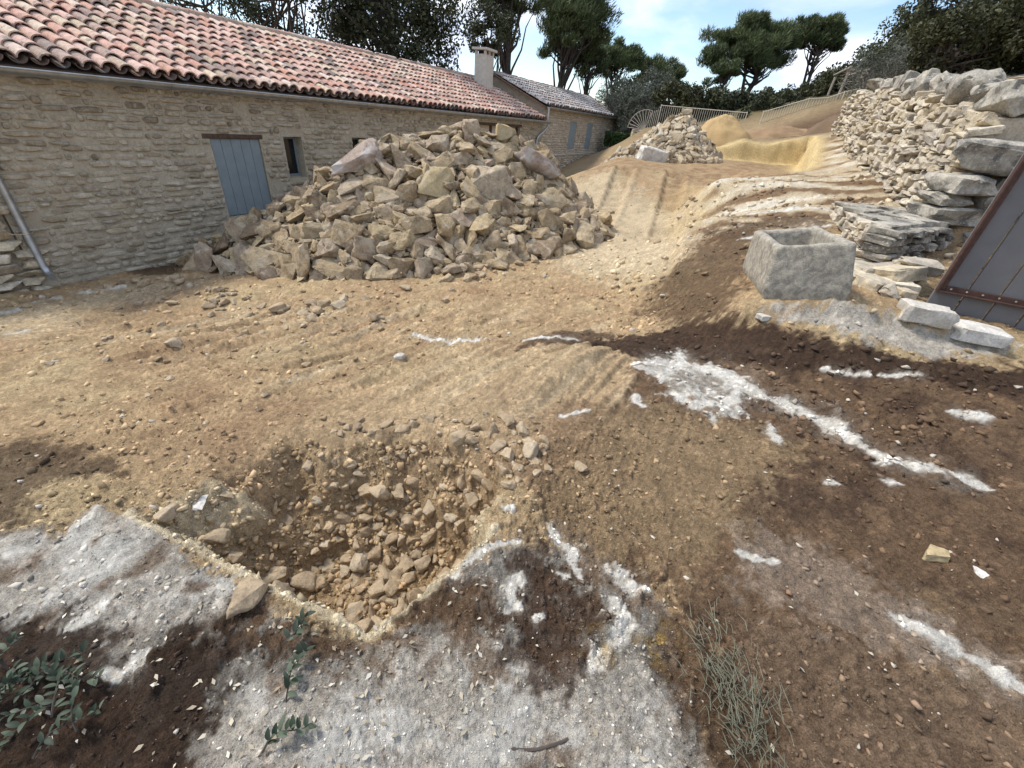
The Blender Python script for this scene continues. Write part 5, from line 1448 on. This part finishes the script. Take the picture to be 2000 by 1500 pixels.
T('pine_tree', 'broad tall pine with forked leaning trunks over the grey roof ridge', (1.6, 32, 6.3), (2.5, 2.0, 2.9), 1.1, 90, 27000, .34, .05, 'pine', bx=-.6, trunk_r=.26, forks=2, seed=8, kind='pine', clump=.30)
T('pine_tree', 'low drooping pine foliage filling the gap beside the broad tall pine', (2.9, 34, 4.8), (1.2, 1.2, 1.6), 1.1, 34, 9000, .24, .055, 'pine', trunk_r=.16, seed=9, kind='pine', clump=.36)
T('pine_tree', 'rounded pine on slim pale stems beyond the end of the grey roof', (4.95, 36, 5.35), (1.7, 1.6, 1.25), 1.35, 56, 19000, .42, .05, 'pine', bx=.3, trunk_r=.18, forks=3, seed=10, kind='pine', clump=.33)
T('pine_tree', 'dark pine with its crown tapering to the right of the rounded pine', (8.4, 38, 4.9), (1.75, 1.6, 1.25), 1.35, 56, 18000, .42, .05, 'pine', bx=-.1, trunk_r=.2, forks=2, seed=11, kind='pine', clump=.32)
T('pine_tree', 'wide umbrella pine standing left of its slimmer neighbour on the hill', (12.6, 34, 6.4), (2.6, 2.1, 1.85), 1.5, 120, 52000, .46, .055, 'pine', bx=.6, trunk_r=.26, forks=3, seed=12, kind='pine', clump=.28)
T('pine_tree', 'slimmer umbrella pine with leaning bare stem against blue sky', (16.5, 34, 7.35), (1.6, 1.5, 1.2), 1.5, 56, 24000, .46, .055, 'pine', bx=.1, trunk_r=.2, forks=3, seed=13, kind='pine', clump=.30)
T('pine_tree', 'low dark pine tucked under the wide umbrella pine', (11.3, 33, 4.9), (1.0, 1.0, 1.0), 1.45, 26, 7000, .3, .06, 'pine', trunk_r=.15, seed=14, kind='pine', clump=.38)
# holm oak scrub behind the fences
for i, (x, y, z, r, lab) in enumerate((
        (14.2, 26.5, 4.0, 1.1, 'scrub oak pressed against the upper panels of the climbing fence'), (11.9, 26.2, 3.0, 1.0, 'scrub oak pressed against the lowest panel of the climbing fence'), (16.2, 25.5, 4.9, 1.4, 'brownish thicket just behind the timber frame post'),
        (7.6, 28, 2.9, 1.25, 'round holm oak bush behind the left end of the pale fence'), (9.6, 29, 2.9, 1.25, 'holm oak bush rising behind the middle of the pale fence'),
        (11.4, 29, 2.9, 1.2, 'holm oak bush behind the gap between the two fences'), (13.2, 29, 3.1, 1.2, 'holm oak bush behind the lower end of the climbing fence'),
        (15.0, 29, 3.7, 1.2, 'holm oak bush behind the middle of the climbing fence'), (17.4, 29.5, 4.7, 1.7, 'large holm oak thicket behind the timber frame'),
        (19.8, 29, 6.2, 2.3, 'large holm oak thicket on the slope above the timber frame'), (10.0, 25.5, 2.2, .75, 'small grey green shrub in the gap between the fences'),
        (22.5, 28, 6.6, 2.4, 'olive brown thicket high on the slope above the dry stone wall'), (6.0, 33, 3.0, 1.5, 'low dark thicket between the grey roof and the pale fence'))):
    tree('evergreen_bush', lab, 'shrub', 'scrub behind the fences', (x, y, hz(x, y)), (x, y, z), (r * 1.15, r, r * .85), 38, int(8500 * (r / 1.5) ** 1.2) + 2500, .17, .085, 'oak' if i % 3 else 'oak2', trunk_r=.10, forks=3, seed=30 + i, clump=.34)
for i, (x, y, z, r, lab) in enumerate(((4.6, 30, 2.9, 1.2, 'grey green olive tree by the corner of the far house'), (5.6, 28.5, 2.7, 1.1, 'grey olive shrub left of the fan shaped railing'), (6.6, 31, 3.5, 1.3, 'pale grey olive tree behind the fan shaped railing'))):
    tree('olive_tree', lab, 'tree', 'olive trees near the far house', (x, y, hz(x, y)), (x, y, z), (r * 1.1, r, r), 30, 6500, .14, .035, 'olive', trunk_r=.10, forks=3, seed=50 + i, clump=.34, bark='twig')
# oaks overhanging the dry stone wall
for i, (x, y, z, rx_, rz_, n, mt, lab) in enumerate((
        (9.3, 12.6, 3.75, 1.1, .75, 12000, 'oak2', 'olive brown scrub oak leaning over the middle of the dry stone wall'), (10.6, 12.2, 4.0, 1.25, 1.0, 15000, 'oak2', 'dense scrub oak above the near part of the dry stone wall'),
        (11.9, 11.6, 4.1, 1.5, 1.5, 20000, 'oak', 'tall dark oak at the right above the dry stone wall'), (12.6, 14.0, 4.9, 1.8, 1.2, 14000, 'oak', 'dark oak crown rising behind the scrub oaks'),
        (9.6, 9.2, 3.35, .8, .6, 8000, 'oak', 'small dark oak bush hanging over the boulders of the wall'))):
    tree('scrub_oak', lab, 'tree', 'oaks above the dry stone wall', (x, y, hz(x, y)), (x, y, z), (rx_, rx_, rz_), 46, n, .085, .048, mt, trunk_r=.08, forks=4, seed=60 + i, clump=.33)
tree('scrub_oak', 'thin airy branch of leaves against the sky above the scrub oaks', 'tree', 'oaks above the dry stone wall', (10.0, 13.6, hz(10, 13.6)), (9.4, 13.6, 4.75), (1.1, .8, .55), 26, 2600, .085, .05, 'oak', trunk_r=.06, forks=4, seed=71, clump=.28)
for i, (x, y, z, r, lab) in enumerate(((9.5, 15.2, 3.4, .8, 'bare grey twiggy shrub at the far end of the dry stone wall'), (10.9, 16.4, 3.9, 1.0, 'bare grey twiggy shrub behind the far coping boulders'), (12.4, 17.5, 4.4, 1.3, 'tangled grey leafless thicket below the timber frame'))):
    tree('bare_shrub', lab, 'shrub', 'bare shrubs by the wall end', (x, y, hz(x, y)), (x, y, z), (r, r, r * .75), 60, 2600, .16, .016, 'olive', trunk_r=.05, forks=7, seed=80 + i, clump=.36, bark='twig')

# ------------------------------------------------------------------ fences, railing, timber frame
def fence(label, pts, step=.105, bar=.011, leanx=0.0):
    """pts: (x,y,zb,zt) posts"""
    x0, y0, z0, _ = pts[0]
    root = empty('bar_fence', (x0, y0, z0), 0, label, 'fence')
    for i, (x, y, zb, zt) in enumerate(pts):
        mb = MB(); mb.tube([(x - x0, y - y0, zb - z0 - .15), (x - x0, y - y0, zt - z0 + .04)], .024, 6); mb.build('post', M['fence'], root)
    for (ax, ay, ab, at_), (bx, by, bb, bt) in zip(pts[:-1], pts[1:]):
        for za, zb_ in ((at_, bt), (ab + .06, bb + .06)):
            mb = MB(); mb.tube([(ax - x0, ay - y0, za - z0), (bx - x0, by - y0, zb_ - z0)], .017, 6); mb.build('rail', M['fence'], root)
        n = max(2, int(math.hypot(bx - ax, by - ay) / step))
        for k in range(1, n):
            t = k / n
            x, y = ax + (bx - ax) * t - x0, ay + (by - ay) * t - y0
            mb = MB(); mb.tube([(x, y, ab + (bb - ab) * t + .06 - z0), (x, y, at_ + (bt - at_) * t - z0)], bar, 5); mb.build('bar', M['fence'], root)
    return root
fence('cream metal bar fence panel behind the two heaps', [(6.25, 26.4, 1.85, 2.78), (10.05, 24.8, 1.90, 2.76)])
fence('cream metal bar fence climbing the slope in stepped panels', [(10.25, 23.5, 2.12, 2.80), (12.05, 23.5, 2.62, 3.45), (12.85, 23.5, 2.85, 3.55), (13.35, 23.3, 3.05, 3.80), (14.0, 23.0, 3.22, 4.02)])
fr_ = empty('fan_railing', (5.55, 26.0, 1.55), 0, 'half fan of pale radiating bars beside the far house', 'railing')
mb = MB(); mb.tube([(.02, 0, -.3), (.02, 0, .1)], .05, 8); mb.build('hub', M['fence'], fr_)
for k in range(10):
    a = R(178 - k * 11.5)
    mb = MB(); mb.tube([(0, 0, .1), (math.cos(a) * .88, 0, .1 + math.sin(a) * .88)], .014, 5); mb.build('spoke', M['fence'], fr_)
mb = MB(); mb.tube([(math.cos(R(178 - k * 11.5)) * .88, 0, .1 + math.sin(R(178 - k * 11.5)) * .88) for k in range(10)], .012, 5); mb.build('rim', M['fence'], fr_)
for k in range(6):
    mb = MB(); mb.tube([(.14 + k * .09, 0, .0), (.14 + k * .09, 0, .9 + .03 * k)], .014, 5); mb.build('upright', M['fence'], fr_)
def rubble_block(name, label, x0, x1, y, z0, z1, seed):
    g = random.Random(seed)
    root = empty(name, (x0, y, z0), 0, label, 'wall')
    mb = MB(); mb.box(.02, x1 - x0 - .02, .05, .4, -.5, z1 - z0 - .03); mb.build('core', M['mortar2'], root)
    z = 0
    while z < z1 - z0 - .04:
        h = g.uniform(.10, .16); x = 0
        while x < x1 - x0:
            l = g.uniform(.2, .4)
            A = np.diag([l * 1.02, .3, h * 1.02]); link('stone', g.choice(dry_me[:10]), root, m4(A, (x + l / 2, .1, z + h / 2))); x += l
        z += h
rubble_block('low_wall', 'short low stone wall under the fan shaped railing', 4.9, 6.2, 25.7, .95, 1.55, 2)
rubble_block('low_wall', 'pale low garden wall behind the clipped hedge', 4.1, 5.3, 29.2, .8, 1.35, 3)
hg = empty('hedge', (4.55, 27.4, hz(4.55, 27.4)), 0, 'low clipped green hedge at the corner of the far house', 'hedge')
gH = np.random.default_rng(4); nH = 6000
PH = np.stack([gH.uniform(-.75, .75, nH), gH.uniform(-.35, .35, nH), .15 + .75 * gH.random(nH) ** .6], 1); AH = gH.normal(0, 1, (nH, 3)); AH /= np.linalg.norm(AH, axis=1)[:, None]
Vh, Fh = leaf_cloud(PH, AH, np.full(nH, .09), np.full(nH, .06), gH)
M['hedge'] = leaf_mat('hedge_leaves', (.03, .055, .018), (.05, .085, .025), (.08, .12, .04))
meh = mesh_np('foliage', Vh, Fh, M['hedge'], False); attr_f(meh, 'rnd', np.repeat(gH.random(nH) * .9, 4)); link('foliage', meh, hg)
# timber frame on the slope
tf = empty('timber_frame', (13.3, 23.6, 3.1), 0, 'grey timber pergola with bare climbing stems on the slope', 'pergola')
for (x, y, h) in ((0, 0, 1.55), (1.9, .3, 1.4), (.4, 1.6, 1.4)):
    mb = MB(); mb.tube([(x, y, -.3), (x + .03, y, h)], [.06, .05], 7); mb.build('post', M['post_wood'], tf, True)
for (a, b) in (((-.2, -.05, 1.52), (2.2, .35, 1.47)), ((-.05, -.2, 1.60), (.5, 1.9, 1.5)), ((1.9, .1, 1.58), (1.7, 2.0, 1.5)), ((.9, 0, 1.6), (1.1, 1.9, 1.53))):
    mb = MB(); mb.tube([a, b], .045, 7); mb.build('beam', M['post_wood'], tf, True)
mb = MB(); gV = random.Random(8)
for k in range(46):
    p = Vector((gV.uniform(-.1, 2.1), gV.uniform(0, .5), gV.uniform(.9, 1.55))); pts = [p]
    for j in range(5): p = p + Vector((gV.uniform(-.25, .3), gV.uniform(-.1, .1), gV.uniform(-.18, .15))); pts.append(p)
    mb.tube(pts, [.018, .016, .013, .011, .008, .005], 4, False)
mb.build('vine_stems', M['twig'], tf, True)
# steps half hidden behind the climbing fence
stp = empty('stone_steps', (12.6, 24.4, 2.75), 0, 'pale stone steps seen through the climbing fence', 'steps')
for k in range(4):
    mb = MB(); mb.box(-.7 + k * .32, .9 + k * .32, k * .28, k * .28 + .4, k * .16 - .4, k * .16 + .12, .01); mb.build('step', M['white'], stp, bevel=.02)

# ------------------------------------------------------------------ foreground plants and litter
def leaf_mesh(name, mat, L=1.0, W=.42):
    n = 6; V = []; F = []
    for i in range(n + 1):
        t = i / n; wd = W * .5 * math.sin(math.pi * t ** .8) ** .8 if 0 < t < 1 else 0
        z_ = .10 * math.sin(t * 2.6)
        V += [(t * L, -wd, z_ + wd * .35), (t * L, 0, z_), (t * L, wd, z_ + wd * .35)]
    for i in range(n):
        a = i * 3
        F += [(a, a + 3, a + 4, a + 1), (a + 1, a + 4, a + 5, a + 2)]
    return mesh_np(name, V, F, mat, True)
lfm = leaf_mesh('leaf', M['sprig'])
def sprig(label, x, y, n, L, head, seed, group=None, leafL=.042):
    g = random.Random(seed); z = hz(x, y)
    root = empty('leafy_sprig', (x, y, z), head, label, 'plant', group)
    pts = [Vector((t * L, .02 * math.sin(t * 4 + seed), .025 + .05 * t + .02 * math.sin(t * 5))) for t in np.linspace(0, 1, 7)]
    mb = MB(); mb.tube(pts, [.0035 - .0025 * i / 6 for i in range(7)], 5); mb.build('stem', M['bark'], root, True)
    for k in range(n):
        t = .12 + .88 * k / n; i = min(int(t * 6), 5); p = pts[i].lerp(pts[i + 1], t * 6 - i)
        s = leafL * g.uniform(.65, 1.15)
        E_ = Euler((g.uniform(-.5, .5), g.uniform(-.9, .1), (1 if k % 2 else -1) * g.uniform(.5, 1.5)), 'XYZ').to_matrix()
        link('leaf', lfm, root, Matrix.Translation(p) @ E_.to_4x4() @ Matrix.Scale(s, 4))
    return root
sprig('broken green sprig on the brown soil nearest the pit lip', -.70, .70, 11, .10, 1.1, 3)
sprig('upright leafy green sprig beside the white rock patch', -.63, .545, 16, .14, 1.3, 5)
sprig('dark green leafy sprig at the very edge of the white rock', -.60, .40, 15, .13, .8, 7)
g_ = random.Random(12)
for k in range(16):
    x, y = -1.34 + g_.uniform(-.26, .26), .48 + g_.uniform(-.14, .12)
    sprig('fallen dark green leafy branch among the leaves heaped on dark soil', x, y, 14, .16, g_.uniform(0, 6.2), 20 + k, 'branches heaped on the dark soil', .036)
dg = empty('dry_lavender', (.85, .62, hz(.85, .62)), 0, 'uprooted tuft of dry grey lavender stems lying on brown soil', 'plant')
mb = MB()
for k in range(300):
    x, y = g_.gauss(0, .06), g_.gauss(.04, .12)
    x += -.05 * y
    p = Vector((x, y, hz(.85 + x, .62 + y) - hz(.85, .62) + g_.uniform(.008, .05))); a = g_.gauss(1.75, .75); L = g_.uniform(.03, .085)
    q = p + Vector((math.cos(a) * L, math.sin(a) * L, g_.uniform(-.015, .03))); m_ = (p + q) / 2 + Vector((g_.gauss(0, .005), g_.gauss(0, .005), .008))
    mb.tube([p, m_, q], [.0015, .0013, .0007], 3, False)
tag(mb.build('stems', M['drygrass'], dg, True), kind='stuff')
tw = MB(); x0, y0 = .10, .47
pts = [(x0 + .02 * k + .0, y0 - .012 * math.sin(k * .35) + .004 * k, hz(x0 + .02 * k, y0 + .004 * k) + .014) for k in range(10)]
tw.tube(pts, [.004 + .0008 * (k % 2) for k in range(10)], 6)
tag(tw.build('twig', M['bark'], None, True), 'short curved dark twig lying on the white rock', 'twig')
# leaf litter
gL = np.random.default_rng(15); nL = 900
rl_ = .5 * (2.6 / .5) ** gL.random(nL); al = np.radians(gL.uniform(-74, 60, nL)); xl = np.sin(al) * rl_; yl = np.cos(al) * rl_
kp = (gL.random(nL) < np.where((xl < .1) & (yl < 1.0), 1.0, .18)); xl, yl, rl_ = xl[kp], yl[kp], rl_[kp]; nL = len(xl)
PL = np.stack([xl, yl, height(xl, yl) + .006], 1); AL = gL.normal(0, 1, (nL, 3)); AL[:, 2] *= .25; AL /= np.linalg.norm(AL, axis=1)[:, None]
ll_ = gL.uniform(.012, .03, nL); B_ = np.cross(AL, np.stack([gL.normal(0, .3, nL), gL.normal(0, .3, nL), np.ones(nL)], 1)); B_ /= np.linalg.norm(B_, axis=1)[:, None]
Vl = np.stack([PL - AL * ll_[:, None] * .5, PL - AL * ll_[:, None] * .1 + B_ * ll_[:, None] * .24 + [0, 0, .002], PL + AL * ll_[:, None] * .5, PL - AL * ll_[:, None] * .1 - B_ * ll_[:, None] * .24 + [0, 0, .002]], 1).reshape(-1, 3)
mel = mesh_np('leaf_litter', Vl, np.arange(4 * nL).reshape(nL, 4), M['litter'], False); attr_f(mel, 'rnd', np.repeat(gL.random(nL) * .95, 4))
tag(link('leaf_litter', mel), 'small pale dead leaves strewn over the foreground', 'leaves', kind='stuff')
